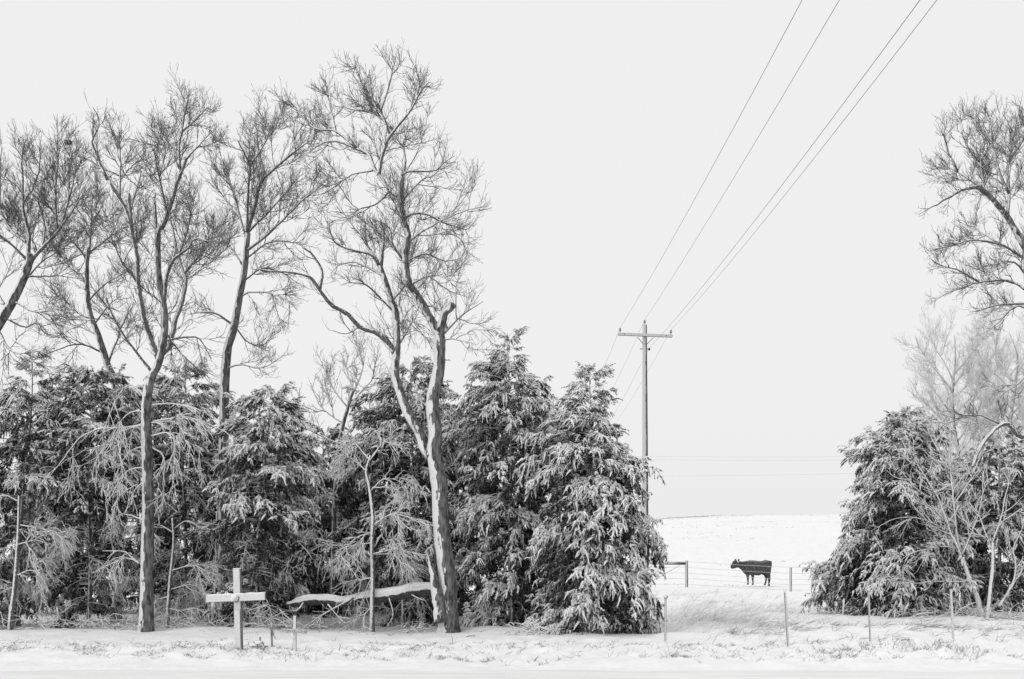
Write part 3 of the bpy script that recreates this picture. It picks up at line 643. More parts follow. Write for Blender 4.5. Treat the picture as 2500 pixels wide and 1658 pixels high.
# ------------------------------------------------------------------ cedars
def make_bough(L, seed, snowy=1.0, dead=False, dense=1.0):
    g = np.random.default_rng(seed)
    n = 12; t = np.linspace(0, 1, n)
    ax = np.stack([L * t, 0.06 * L * np.sin(t * 3 + g.uniform(0, 6)), L * (0.22 * t - 0.46 * t ** 2)], -1)
    ax += np.cumsum(g.standard_normal((n, 3)) * 0.010 * L, axis=0) * t[:, None]
    r = np.linspace(0.014, 0.004, n) * (0.6 + 0.4 * L)
    mb = MB(); mb.tubes(ax, r, 5, 2)
    if dead:
        Aa, RA = offspring(ax[None], r[None], 0.12, 0.1, 1, 0.55, 0.35, (35, 75), -0.28, 7, g, 0.010, 0.005, 0.05)
        mb.tubes(Aa, RA, 3, 2)
        Bb, RB = offspring(Aa, RA, 0.085, 0.1, 1, 0.24, 0.3, (30, 80), -0.25, 4, g, 0.0075, 0.0045, 0.07)
        mb.tubes(Bb, RB, 3, 2, cap=False)
        Cc, RC = offspring(Bb, RB, 0.085, 0.2, 1, 0.11, 0.3, (30, 80), -0.2, 3, g, 0.006, 0.004, 0.06)
        mb.tubes(Cc, RC, 3, 2, cap=False)
        return mb.mesh('dead_branch')
    pl = g.uniform(0.10, 0.20)
    # side branches, then plumes that hang from them like fingers
    S, RS = offspring(ax[None], r[None], 0.095, 0.25, 0.95, 0.46 * L, 0.5, (28, 60), -0.25, 7, g, 0.007, 0.003, 0.03, flat=0.6)
    al = np.concatenate([S, ax[None, [3, 5, 6, 7, 8, 9, 11]]], 0); rl = np.concatenate([RS, r[None, [3, 5, 6, 7, 8, 9, 11]]], 0)
    mb.tubes(S, RS, 3, 2, cap=False)
    Q, RQ = offspring(al, rl, 0.042 * (pl / 0.15) ** 0.8 / dense, 0.12, 1.0, pl, 0.15, (15, 70), -0.65, 6, g, 0.004, 0.002, 0.03, flat=0.2, minlen=0.07)
    NP = len(Q)
    # which plumes carry snow: those lying on top of the bough and out at its end, in patches
    mid = Q[:, 2]
    axz = np.interp(mid[:, 0], ax[:, 0], ax[:, 2])
    pat = 1.3 * vnoise(mid[:, 0] * 3.2 + seed, mid[:, 1] * 3.2, seed) + 2.2 * (mid[:, 2] - axz) + 0.25 * (mid[:, 0] / L - 0.5) + g.normal(0, .16, NP)
    carry = pat > (0.16 - 0.50 * snowy)
    cr = g.uniform(0.009, 0.019, NP)[:, None] * np.array([0.6, 1.0, 1.0, 0.9, 0.6, 0.15])[None]
    lift = np.array([0.004, 0, 0.008])
    mb.tubes(Q[carry] + lift, cr[carry], 5, 1, cap=False, rough=0.3, rng=g)
    mb.tubes(Q[~carry], cr[~carry] * 0.6, 4, 0, cap=False, rough=0.2, rng=g)
    # short sprigs clothe each plume
    for on in (True, False):
        QQ, RR_ = Q[carry == on], RQ[carry == on]
        if len(QQ) == 0: continue
        E, RE = offspring(QQ, RR_, 0.0088, 0.0, 1.0, 0.050, 0.3, (20, 62), -0.22, 3, g, 0.006, 0.002, 0.03, minlen=0.025)
        K = len(E)
        topside = norm(E[:, -1] - E[:, 0]) @ norm(np.array([0.55, 0.0, 0.84])) + g.uniform(-.35, .35, K)
        sn = topside > (-0.45 if on else 0.62)
        rad = g.uniform(0.0042, 0.0075, K)[:, None] * np.array([0.8, 1.0, 0.25])
        mb.tubes(E[~sn], rad[~sn] * 0.9, 3, 0, cap=False)
        mb.tubes(E[sn] + np.array([0.002, 0, 0.004]), rad[sn] * 1.15, 4, 1, cap=False)
    return mb.mesh('cedar_bough')

BM = [M['leaf'], M['clump'], M['frost']]
def variants(L, n, seed, **k):
    r = []
    for q in range(n):
        me = make_bough(L, seed + q, **k)
        for m in BM: me.materials.append(m)
        r.append(me)
    return r
V_S = variants(0.6, 4, 100); V_M = variants(1.0, 6, 200); V_L = variants(1.4, 5, 300)
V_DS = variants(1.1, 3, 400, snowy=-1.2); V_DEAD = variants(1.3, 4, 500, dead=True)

HOLLOWS = [(1628, 1362, 36, 28), (1345, 1425, 70, 95), (1350, 1215, 40, 40), (2200, 1330, 75, 38), (2105, 1360, 30, 40), (135, 1290, 55, 55), (312, 1300, 40, 70), (25, 1105, 60, 42),
           (500, 1335, 40, 60), (760, 1372, 80, 38), (600, 1290, 35, 40), (980, 1380, 60, 50), (1190, 1380, 45, 70), (2440, 1400, 50, 45), (1215, 1130, 35, 30)]   # gaps where the photograph sees into the dark crowns
def cedar(cx, d, prof, label, nb, seed, lean=None, dead_from=9999, dead_p=0.0, dark=0.0, group='cedars of the windbreak', trunk_w=12, droop=0.0):
    """prof: rows (y, left, right) in photograph pixels, from the tip down; boughs fill that outline all round the trunk"""
    g = random.Random(seed)
    b = gpt(cx, d)
    root = empty('cedar_tree', b, label, 'tree', group)
    k = d / F
    ys = np.array([p[0] for p in prof], float)
    Ls = np.array([abs(p[1]) for p in prof], float) * k; Rs = np.array([abs(p[2]) for p in prof], float) * k
    zs = EYE + (HY - ys) * k - b[2]
    top = zs[0]; order = np.argsort(zs)
    zz, ll, rr = zs[order], Ls[order], Rs[order]
    lean = (lean or 0) * k                                            # how far the tip stands from above the base
    n = 14; t = np.linspace(0, 1, n)
    path = np.stack([lean * t + 0.03 * np.sin(t * 9 + seed), 0.03 * np.cos(t * 7 + seed), -0.1 + t * (top + 0.02)], -1) + b
    mb = MB(); mb.tubes(path, np.linspace(trunk_w / 2 * k, 0.008, n), 9, 0, True, 0.08)
    mb.build('trunk', M['limb'], root)
    hs = np.linspace(0.12, top - 0.02, 400); wd = np.interp(hs, zz, (ll + rr) / 2) + 0.12
    cum = np.cumsum(wd ** 1.25); cum /= cum[-1]
    def radius(h, az):
        c = math.cos(az); rl, rr_ = float(np.interp(h, zz, ll)), float(np.interp(h, zz, rr))
        return (rl + rr_) / 2 * 0.78 * (1 - abs(c)) + (rr_ if c > 0 else rl) * abs(c)
    spots = []
    nb = int(nb * 1.15); ni = int(nb * 0.38); az = g.uniform(0, 6.28)
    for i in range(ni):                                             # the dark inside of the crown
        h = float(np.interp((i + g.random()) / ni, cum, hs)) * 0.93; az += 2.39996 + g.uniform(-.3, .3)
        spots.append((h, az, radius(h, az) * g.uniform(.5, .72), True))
    per = 5; nl = max(6, (nb - ni) // per); az = g.uniform(0, 6.28)
    for i in range(nl):                                             # main limbs, each carrying a fan of snowy boughs
        h0 = float(np.interp((i + g.random()) / nl, cum, hs)); az += 2.39996 + g.uniform(-.4, .4)
        big = g.uniform(0.86, 1.14)
        spread = min(0.75, 0.42 / max(0.45, radius(h0, az)))
        for q in range(per):
            a_ = az + g.gauss(0, 1) * spread; h = min(top - 0.05, max(0.15, h0 + g.gauss(0, 0.11)))
            spots.append((h, a_, radius(h, a_) * big * (1.07, 0.98, 0.9, 0.8, 0.68)[q] * g.uniform(.95, 1.04), False))
    nu = int(nb * 0.16)
    for i in range(nu):                                             # the tip, clothed all round
        h = top * (0.62 + 0.37 * (i + g.random()) / nu); az += 2.39996 + g.uniform(-.4, .4)
        spots.append((h, az, radius(h, az) * g.uniform(.8, 1.1), False))
    for (h, az, R, inner) in spots:
        c = math.cos(az); R = max(0.22, R)
        ypx = HY - (h + b[2] - EYE) / k
        isdead = ypx > dead_from and not inner and g.random() < dead_p * 0.62
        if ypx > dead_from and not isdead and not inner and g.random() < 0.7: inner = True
        if not inner and not isdead and math.sin(az) < 0.35:
            tx = CX + (b[0] + lean * (h / top) + R * c) * F / (d + R * math.sin(az)); ty = ypx + 12
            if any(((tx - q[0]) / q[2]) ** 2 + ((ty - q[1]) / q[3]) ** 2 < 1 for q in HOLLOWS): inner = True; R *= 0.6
        if isdead: me, L0 = g.choice(V_DEAD), 1.3
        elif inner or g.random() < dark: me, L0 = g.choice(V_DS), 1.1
        elif R < 0.75: me, L0 = g.choice(V_S), 0.6
        elif R < 1.3: me, L0 = g.choice(V_M), 1.0
        else: me, L0 = g.choice(V_L), 1.4
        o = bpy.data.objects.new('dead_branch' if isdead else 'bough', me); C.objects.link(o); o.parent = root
        frac = h / top
        pitch = 0.75 * max(0, frac - 0.55) / 0.45 - 0.18 * (1 - frac) + g.uniform(-.14, .14)
        s = min(1.35, max(0.5, R / L0)); reach = L0 * s
        start = max(0.0, R - reach)
        tz = h + 0.18 * reach - math.sin(pitch) * reach * 0.6
        x0 = lean * (h / top)
        o.location = (x0 + start * c, start * math.sin(az), max(tz, 0.12 + 0.16 * s))
        o.rotation_euler = (g.uniform(-.25, .25), -pitch, az)
        o.scale = (s, s * g.uniform(.9, 1.15), s * g.uniform(.9, 1.1))
    # leader
    o = bpy.data.objects.new('leader', g.choice(V_S)); C.objects.link(o); o.parent = root
    o.location = (lean * .97, 0, top - 0.35); o.rotation_euler = (0, -1.05, g.uniform(-.6, .6)); o.scale = (0.85,) * 3
    return root

cedar(1440, 21.3, [(895, -8, 14), (945, -60, 32), (1015, -95, 58), (1100, -130, 105), (1200, -150, 185), (1285, -158, 212), (1330, -162, 170), (1375, -165, 112), (1435, -170, 215), (1530, -150, 170)],
      'broad drooping snowy cedar at the end of the windbreak, in front of the utility pole', 230, 1)
cedar(1250, 22.5, [(805, -6, 18), (875, -55, 38), (914, -95, 50), (960, -105, 110), (1050, -140, 130), (1200, -150, 130), (1400, -135, 150), (1530, -110, 140)],
      'tallest snowy cedar with pointed top, just right of the tallest bare tree', 220, 2, lean=-8)
cedar(1005, 23.6, [(882, -20, 40), (930, -70, 110), (1000, -140, 125), (1050, -160, 130), (1150, -175, 140), (1300, -180, 140), (1530, -150, 130)],
      'snowy cedar seen between and behind the forked stems of the tallest bare tree', 170, 3, dead_from=1290, dead_p=0.75)
cedar(604, 22.4, [(940, -20, 25), (970, -75, 60), (1020, -105, 90), (1120, -130, 120), (1250, -135, 140), (1350, -120, 155), (1500, -110, 130)],
      'snowy cedar with bare lower trunk, standing behind the large white cross', 170, 4, lean=66, dead_from=1250, dead_p=0.8)
cedar(450, 24.0, [(895, -15, 35), (930, -80, 80), (1030, -120, 110), (1200, -130, 120), (1500, -120, 120)],
      'snowy cedar between the many-stemmed tree and the slender upright tree', 140, 5, dead_from=1200, dead_p=0.85)
cedar(215, 23.0, [(905, -40, 70), (940, -85, 105), (1010, -120, 135), (1150, -145, 145), (1300, -140, 130), (1500, -120, 110)],
      'round-topped snowy cedar left of the many-stemmed tree trunk', 170, 6, dead_from=1240, dead_p=0.75, lean=12)
cedar(40, 22.6, [(855, -10, 10), (900, -40, 40), (980, -90, 60), (1060, -140, 85), (1200, -150, 90), (1500, -130, 80)],
      'snowy cedar at the far left edge, its tip among bare twigs', 150, 7, dead_from=1180, dead_p=0.8, lean=40)
cedar(790, 26.0, [(1045, -30, 30), (1110, -100, 100), (1350, -150, 150), (1500, -140, 140)],
      'low dark cedar behind the gap, left of the white sapling', 120, 8, dead_from=1300, dead_p=0.4, dark=0.6)
cedar(2205, 26.0, [(998, -15, 20), (1027, -50, 60), (1076, -95, 100), (1167, -118, 130), (1275, -158, 150), (1356, -202, 170), (1420, -243, 180), (1474, -266, 180), (1498, -250, 170)],
      'broad snow-laden cedar on the right, sloping down to the fence', 240, 9)
cedar(2440, 27.5, [(1055, -20, 20), (1120, -90, 90), (1250, -130, 120), (1480, -140, 130)],
      'dark cedar at the right edge behind the two pale slim stems', 130, 10, dark=0.35)
cedar(2335, 28.5, [(1105, -20, 20), (1200, -90, 90), (1330, -110, 110), (1480, -120, 120)],
      'cedar between the two right-hand cedars, behind the leaning small tree', 110, 11, dark=0.35)
for (cx, d, ty, lab, sd) in [(130, 27.5, 985, 'dark back-row cedar between the two far left cedars', 12), (340, 27.5, 965, 'dark back-row cedar behind the trunk of the many-stemmed tree', 13),
                             (545, 28, 1000, 'dark back-row cedar behind the slender upright tree trunk', 14), (700, 28.5, 1075, 'dark back-row cedar left of the gap, behind the cross cedar', 18),
                             (920, 28.5, 1010, 'dark back-row cedar behind the white sapling', 15), (1130, 26.5, 960, 'dark back-row cedar behind the trunk of the tallest bare tree', 16), (1350, 24.3, 965, 'dark cedar filling between the two big cedars beside the pole', 17)]:
    cedar(cx, d, [(ty, -15, 15), (ty + 90, -80, 80), (ty + 220, -125, 125), (1490, -150, 150)], lab, 135, sd, dark=0.45 if sd != 17 else 0.1)

# ------------------------------------------------------------------ fallen log and broken standing splinter
lg = empty('fallen_log', gpt(880, 21.8), 'snow-covered fallen log lying from the split base of the tallest tree', 'log')
lp = smooth_path([P(1075, 1438, 21.4), P(1005, 1444, 21.6), P(960, 1453, 21.7), P(900, 1459, 21.8), P(840, 1470, 21.9), P(790, 1464, 22.0), P(745, 1467, 22.1), P(700, 1478, 22.2)], 26)
mb = MB(); mb.tubes(lp, np.interp(np.linspace(0, 1, 26), [0, .8, .93, 1], [17, 12.5, 10, 4]) * 21.8 / F, 14, 0, True, 0.06)
M['logbark'] = snow_mat('log_bark', 0.03, 0.1, (-0.1, -0.45, 0.9), 0.42, 0.55, 22, 0.3, 0.82, (0.3, 1, 1), 34, 1.0, 0.03)
mb.build('log_trunk', M['logbark'], lg)
mb = MB(); sp = lp + np.array([0, 0, 0.062]); sp[:, 2] += 0.05 * np.array([vnoise(np.array([q * .7]), np.array([0.]), 5)[0] for q in range(26)])
mb.tubes(sp, np.interp(np.linspace(0, 1, 26), [0, .3, .5, .8, 1], [12.5, 13, 9.5, 8.5, 2]) * 21.8 / F, 12, 0, True, 0.04)
mb.build('snow_cap', M['snow'], lg)
for k, br in enumerate([[(863, 1460), (822, 1482), (783, 1504), (741, 1532)], [(783, 1504), (776, 1520), (770, 1531)], [(785, 1504), (782, 1520), (779, 1533)], [(741, 1472), (725, 1492), (700, 1491), (680, 1485), (650, 1478), (605, 1492)],
                        [(1005, 1452), (1025, 1462), (1040, 1466)], [(800, 1475), (830, 1510), (845, 1522)], [(950, 1460), (960, 1500), (945, 1530)], [(700, 1491), (660, 1510), (640, 1525)], [(680, 1485), (700, 1505), (720, 1520)]]):
    pth = smooth_path([P(q[0], q[1], 21.5 - 0.12 * i) for i, q in enumerate(br)], 10)
    mb = MB(); rr = np.linspace(0.028 if k in (0, 3) else 0.016, 0.007, 10); mb.tubes(pth, rr, 6, 0, True, 0.08)
    o = mb.build('branch', M['sap'], lg)
    a, ra = offspring(pth[None], rr[None], 0.16, 0.2, 1, 0.35, .3, (30, 70), -0.1, 5, RNG, 0.01, 0.005)
    a[:, :, 2] = np.maximum(a[:, :, 2], 0.02); mb = MB(); mb.tubes(a, ra, 3); q = mb.build('twigs', M['frost'], o); q['kind'] = 'stuff'
mb = MB(); spk = smooth_path([P(1078, 1520, 21.0), P(1070, 1470, 21.0), P(1060, 1410, 21.05), P(1050, 1372, 21.1), P(1042, 1344, 21.1)], 16)
mb.tubes(spk, np.interp(np.linspace(0, 1, 16), [0, .3, .55, .8, 1], [19, 15, 9, 4, 1]) * 21 / F, 10, 0, True, 0.14)
mb.build('splinter', M['bark'], A.root)

# brush heaps
def brush(name, px, d, wpx, n, label, seed, hmax=0.5, L=0.8):
    g = np.random.default_rng(seed); c = gpt(px, d)
    root = empty(name, c, label, 'brush', 'brush heaps under the trees')
    for part in range(2):
        mb = MB(); x = c[0] + g.uniform(-1, 1, n) * wpx * d / F; y = d + g.uniform(-.5, .5, n)
        p0 = np.stack([x, y, height(x, y) + g.uniform(0, .12, n)], -1)
        dr = norm(np.stack([g.standard_normal(n), g.standard_normal(n) * .5, np.abs(g.standard_normal(n)) * .7 + .1], -1))
        s = np.linspace(0, 1, 7)[None, :, None]; ln = g.uniform(.4, 1, n)[:, None, None] * L
        W = p0[:, None] + ln * (s * dr[:, None] + s * s * np.array([0, 0, -0.55]) + np.cumsum(g.standard_normal((n, 7, 3)) * .03, 1))
        RR = np.linspace(0.012, 0.004, 7)[None] * g.uniform(.6, 1.3, n)[:, None]
        mb.tubes(W, RR, 4)
        a, ra = offspring(W, RR, 0.1, 0.1, 1, 0.25, .3, (30, 70), -0.15, 4, g, 0.006, 0.0035); mb.tubes(a, ra, 3, cap=False)
        mb.build('brushwood', M['frost'], root)['kind'] = 'stuff'
brush('brush_heap', 660, 21.9, 70, 26, 'tangle of frosted dead brushwood behind the small crosses', 41)
brush('brush_heap', 1010, 21.6, 40, 14, 'small drooping frosted brush left of the split tree base', 42, L=0.5)
brush('brush_heap', 300, 22.0, 90, 22, 'frosted dead brushwood on the snow left of the many-stemmed tree trunk', 43)
brush('brush_heap', 130, 22.2, 80, 20, 'frosted brushwood beneath the cedars at the far left', 44)
brush('brush_heap', 2030, 26.0, 60, 18, 'low snowy brush at the foot of the right-hand cedar, behind the second post', 45, L=0.6)
brush('brush_heap', 2270, 24.6, 90, 26, 'snowed-under brushwood behind the right-hand white post', 46, L=0.8)
brush('brush_heap', 2440, 24.2, 70, 22, 'frosted brush below the two pale slim stems at the right edge', 47, L=0.7)
brush('brush_heap', 1290, 19.9, 45, 16, 'snowy drooping twigs at the left foot of the broad drooping cedar', 48, L=0.5)
brush('brush_heap', 470, 22.2, 70, 22, 'frosted brushwood between the many-stemmed tree and the large cross', 49)
brush('brush_heap', 830, 22.6, 90, 22, 'dead brushwood under the fallen log', 50, L=0.6)

# ------------------------------------------------------------------ utility pole and its wires
pd = 45.0
up = empty('utility_pole', gpt(1574, pd), 'tall wooden utility pole with one crossarm behind the broad cedar', 'utility pole')
k = pd / F; xc = (1574 - CX) * k; zt = EYE + (HY - 793) * k
mb = MB(); pz = np.linspace(gz(xc, pd) - .2, zt, 16); pp = np.stack([np.full(16, xc) + np.linspace(0.03, 0, 16), np.full(16, pd), pz], -1)
mb.tubes(pp, np.linspace(0.165, 0.10, 16), 16, 0, True, 0.01); mb.build('pole', M['wood'], up)
arm_z = EYE + (HY - 820) * k
R_ = rotm(0, math.radians(2.2), 0)
mb = MB(); mb.box((2.46, 0.10, 0.125), (xc, pd - 0.16, arm_z), R_, 0, 0.012); mb.build('crossarm', M['wood'], up)
def bar(p, q, w): 
    m_ = MB(); m_.tubes(np.array([p, q]), np.array([w, w]), 4); return m_
for sx in (-1, 1):
    bar((xc + sx * 0.42, pd - 0.23, arm_z - 0.05 - sx * 0.016), (xc + sx * 0.09, pd - 0.16, arm_z - 0.40), 0.018).build('brace', M['dull'], up)
tips = []
for px, py, base in ((1513, 817, None), (1574, 793, None), (1637, 822, None)):
    x = (px - CX) * k; z = EYE + (HY - py) * k; y = pd - (0.16 if px != 1574 else 0)
    if px != 1574: z = arm_z + 0.062 - (x - xc) * math.tan(math.radians(2.2))
    pf = [(0.0, .014), (.07, .014), (.075, .055), (.11, .06), (.125, .03), (.15, .05), (.19, .045), (.215, .025), (.225, .01)]
    mb = MB(); mb.tubes(np.array([(x, y, z + q[0]) for q in pf]), np.array([q[1] for q in pf]), 12)
    mb.build('insulator', M['glaze'], up); tips.append((x, y, z + 0.225))
zn = EYE + (HY - 852) * k
mb = MB(); mb.tubes(np.array([(xc - 0.22, pd, zn), (xc + 0.24, pd, zn)]), np.array([.018, .018]), 6); mb.ball((xc + 0.2, pd - 0.03, zn - .02), (.055, .05, .06)); mb.build('neutral_bracket', M['iron'], up)
for q in ((0, 0.0), (0, -0.40), (-.95, 0.0), (.95, 0.0)):
    mb = MB(); mb.ball((xc + q[0], pd - 0.225 if q[0] else pd - .17, arm_z + q[1] - q[0] * 0.038), .022, 0, 8, 6); mb.build('bolt', M['iron'], up)
near = [(1852, 16.2), (1938, 17.3), (2163, 15.8), (2124, 14.1)]
att = tips + [(xc + 0.2, pd - 0.03, zn + .04)]
wl = ['leftmost overhead wire, running from the left insulator', 'second overhead wire, running from the insulator on the pole top', 'rightmost overhead wire, running from the right insulator', 'third overhead wire from the left, tied lowest on the pole']
for (xd, dd), a, lab in zip(near, att, wl):
    x1 = (xd * 1.0575 - CX) * dd / F; z1 = EYE + HY * dd / F
    # one span from the pole over the camera: a parabola through the pole and through where the photograph's frame cuts it
    span = 82.0; L1_ = pd - dd
    zend = a[2] + 0.3
    cc = (z1 - a[2] - (zend - a[2]) * L1_ / span) / (L1_ * (L1_ - span))
    slope = (x1 - a[0]) / L1_
    pts = []
    for q in np.linspace(0, span, 60): pts.append((a[0] + slope * q, a[1] - q, a[2] + (zend - a[2]) * q / span + cc * q * (q - span)))
    far = []
    for q in np.linspace(0, 80, 24)[1:]: far.append((a[0] - 0.2 * q / 80 - slope * q, a[1] + q, a[2] + 0.0009 * q * (q - 80) + 0.022 * q))
    allp = np.array(far[::-1] + pts)
    mb = MB(); mb.tubes(allp, np.full(len(allp), 0.005), 5)
    tag(mb.build('overhead_wire', M['wire']), lab, 'wire', 'overhead wires on the utility pole')
for i_, (y0, y1, lab) in enumerate([(1113, 1114, 'top faint distant power line above the snowy field'), (1121, 1123, 'middle faint distant power line above the snowy field'), (1164, 1153, 'lowest faint distant power line above the snowy field')]):
    dd = 170
    a = P(1400, y0, dd); b = P(2250, y1, dd); pts = []
    for q in np.linspace(-0.3, 1.3, 40): pts.append(a + (b - a) * q + np.array([0, 0, 0.9 * (q - 0.5) ** 2 - 0.15]))
    mb = MB(); mb.tubes(np.array(pts), np.full(40, 0.011), 5)
    tag(mb.build('distant_wire', M['farwire']), lab, 'wire', 'distant power lines')

# ------------------------------------------------------------------ pasture fence
fd = 48.0; kf = fd / F
fen = empty('pasture_fence', gpt(1676, fd), 'wire pasture fence with wooden posts and a brace rail in front of the cow', 'fence')
def fpost(px, ytop, ybase, wpx, name='fence_post', taper=1.0):
    x = (px - CX) * kf; z0 = min(EYE + (HY - ybase) * kf, gz(x, fd)) - .2; z1 = EYE + (HY - ytop) * kf; n = 8
    mb = MB(); mb.tubes(np.stack([np.full(n, x) + np.linspace(.01, 0, n), np.full(n, fd), np.linspace(z0, z1, n)], -1), np.linspace(wpx / 2 * kf, wpx / 2 * kf * taper, n), 10, 0, True, 0.04)
    o = mb.build(name, M['wood'], fen)
    m2 = MB(); m2.ball((x, fd, z1 + 0.01), (wpx / 2 * kf * 1.1, wpx / 2 * kf * 1.1, .045)); m2.build('snow_cap', M['snow'], o)
fpost(1676, 1369, 1434, 7.0); fpost(1566, 1369, 1440, 7.0); fpost(1930, 1386, 1447, 6.2); fpost(2180, 1378, 1447, 6)
mb = MB(); mb.tubes(np.array([P(1674, 1376, fd), P(1630, 1375.5, fd), P(1566, 1374, fd)]), np.array([.062, .065, .068]), 10, 0, True)
mb.build('brace_rail', M['wood'], fen)
mb = MB(); mb.tubes(np.array([P(1672, 1374.5, fd - .08), P(1600, 1373, fd - .08), P(1570, 1372.3, fd - .08)]) , np.array([.05, .055, .055]), 8, 0, True)
bar(P(1660, 1380, fd), P(1570, 1432, fd), 0.008).build('brace_wire', M['wire'], fen)
for yl, yr, yf in ((1371, 1385.3, 1383), (1385.3, 1400, 1398), (1399.3, 1415, 1412), (1412.3, 1427.5, 1425), (1426.5, 1441.3, 1438)):
    pts = [P(1560, yl + (0 if yl > 1372 else 0), fd - .07), P(1676, yl, fd - .07)]
    for q in (0.25, .5, .75): pts.append(P(1676 + 254 * q, yl + (yr - yl) * q + 1.0 * (1 - (2 * q - 1) ** 2), fd - .07))
    pts += [P(1930, yr, fd - .07), P(2055, (yr + yf) / 2 + .8, fd - .07), P(2180, yf, fd - .07), P(2320, yf, fd - .07)]
    pts = np.array(pts); mb = MB(); mb.tubes(pts, np.full(len(pts), 0.0085), 5)
    # barbs
    for q in np.arange(0, 9.5, 0.16):
        x = pts[0, 0] + q
        if x < pts[-1, 0]:
            z = np.interp(x, pts[:, 0], pts[:, 2]); a = random.uniform(0, 3)
            mb.tubes(np.array([(x, fd - .07 - .02 * math.cos(a), z - .02 * math.sin(a)), (x, fd - .07 + .02 * math.cos(a), z + .02 * math.sin(a))]), np.array([.006, .006]), 3)
    mb.build('barbed_wire', M['icywire'], fen)

# ------------------------------------------------------------------ roadside marker posts
def marker(bx, by, tx, ty, label, disc=False, white=False, cap=False, wpx=5.6):
    d = EYE * F / (by - HY); b = gpt(bx, d); kk = d / F
    top = P(tx, ty, d); top[1] = d
    root = empty('marker_post', b, label, 'post', 'roadside marker posts')
    ax = norm(top - b); h = np.linalg.norm(top - b); w = wpx * kk
    xa = norm(np.cross(np.array([0, 1., 0]), ax)); ya = np.cross(ax, xa)
    # hat-shaped steel channel
    sec = [(-.5, .15), (-.36, .15), (-.2, -.3), (.2, -.3), (.36, .15), (.5, .15), (.5, .24), (.3, .24), (.13, -.2), (-.13, -.2), (-.3, .24), (-.5, .24)]
    nS = len(sec); V = []
    for z in (-.25, h): V += [b + ax * z + xa * q[0] * w + ya * q[1] * w for q in sec]
    f = [(i, (i + 1) % nS, nS + (i + 1) % nS, nS + i) for i in range(nS)]
    mb = MB(); mb.add(np.array(V), np.array(f), 0, False)
    mb.f.append((np.array([[nS + i for i in range(nS)]]), 0, False))
    o = mb.build('channel', M['crust'] if white else M['metal'], root)
    if not white:
        mh = MB()
        for z in np.arange(.08, h - .05, .05): mh.tubes(np.array([b + ax * z - ya * w * .305, b + ax * z - ya * w * .33]), np.array([.0045, .0045]), 6)
        mh.build('bolt_holes', M['iron'], o)['kind'] = 'stuff'
    if disc:
        c = top - ya * w * .4
        m2 = MB(); prof_ = [(-.004, .03), (.0, .038), (.012, .038), (.02, .034), (.028, .02), (.03, .004)]
        m2.tubes(np.array([c - np.array([0, 1, 0]) * q[0] for q in prof_]), np.array([q[1] for q in prof_]), 18); m2.build('reflector', M['crust'], root)
    if cap:
        m2 = MB(); m2.tubes(np.array([top - ax * .02, top + ax * .03, top + ax * .075, top + ax * .10]), np.array([.02, .03, .024, .006]), 10, 0, True, 0.1); m2.build('snow_cap', M['snow'], root)
    return root
marker(1624.7, 1569, 1625, 1457, 'steel marker post with round reflector standing right of the broad cedar', disc=True)
marker(1924, 1573, 1916.5, 1444, 'steel marker post tilted left with a cap of snow, below the cow', cap=True)
marker(2125, 1575, 2120.5, 1440, 'steel marker post with round reflector in front of the right-hand cedar', disc=True, wpx=5.0)
marker(2328, 1562, 2322, 1438, 'white snow-plastered marker post, rightmost of the row', white=True, wpx=6)
mb = MB(); c = gpt(2058, 25.5); mb.tubes(np.array([c - [0, 0, .1], c + [0.01, 0, .2], c + [.03, 0, .40]]), np.array([.03, .028, .022]), 8, 0, True, .08)
tag(mb.build('stake', M['frost']), 'short snow-covered stake at the foot of the right-hand cedar', 'stake')

# ------------------------------------------------------------------ crosses
CR = 'roadside memorial crosses'
def place_root(px, py, lab, rz, ry):
    d = EYE * F / (py - HY); b = gpt(px, d)
    o = empty('memorial_cross', b, lab, 'cross', CR); o.rotation_euler = (0, ry, rz)
    return o, d
def lk(mb_, name, mat, root):
    o = link(name, mb_.mesh(name), None, mat); o.parent = root; return o
cr, d = place_root(584, 1594, 'large snow-crusted white wooden cross beside three small ones', math.radians(-9), math.radians(-1.6))
mb = MB(); mb.box((.118, .075, 1.40), (0, 0, .655), None, 0, .006); lk(mb, 'upright', M['crust'], cr)
mb = MB(); mb.box((1.05, .05, .113), (-.005, -.066, .868), rotm(0, math.radians(-1.0), 0), 0, .006); lk(mb, 'crossbar', M['crust'], cr)
mb = MB(); mb.box((.098, .028, .64), (.008, -.0535, .345), None, 0, .004); lk(mb, 'face_board', M['crust'], cr)
mb = MB(); aa = np.linspace(-1.75, .35, 14); mb.tubes(np.stack([.0 + .062 * np.cos(aa) - .0, np.full(14, -.10), .868 + .07 * np.sin(aa) ], -1), np.full(14, .0075), 6); lk(mb, 'wire_loop', M['iron'], cr)
mb = MB(); mb.ball((-.02, -.105, .89), (.05, .025, .05), 0, 12, 8, .06); mb.ball((-.055, -.103, .84), (.03, .02, .035), 0, 10, 7, .06); lk(mb, 'snow_lump', M['snow'], cr)
mb = MB(); rx_ = np.linspace(-.52, .515, 24); mb.tubes(np.stack([rx_, np.full(24, -.066), .925 + rx_ * .0175 + .004 * np.sin(rx_ * 31)], -1), np.full(24, .02), 8, 0, True, .12); lk(mb, 'snow_ridge', M['snow'], cr)
mb = MB(); mb.box((.124, .078, .012), (0, 0, 1.361), None, 0, .005); lk(mb, 'snow_cap', M['snow'], cr)

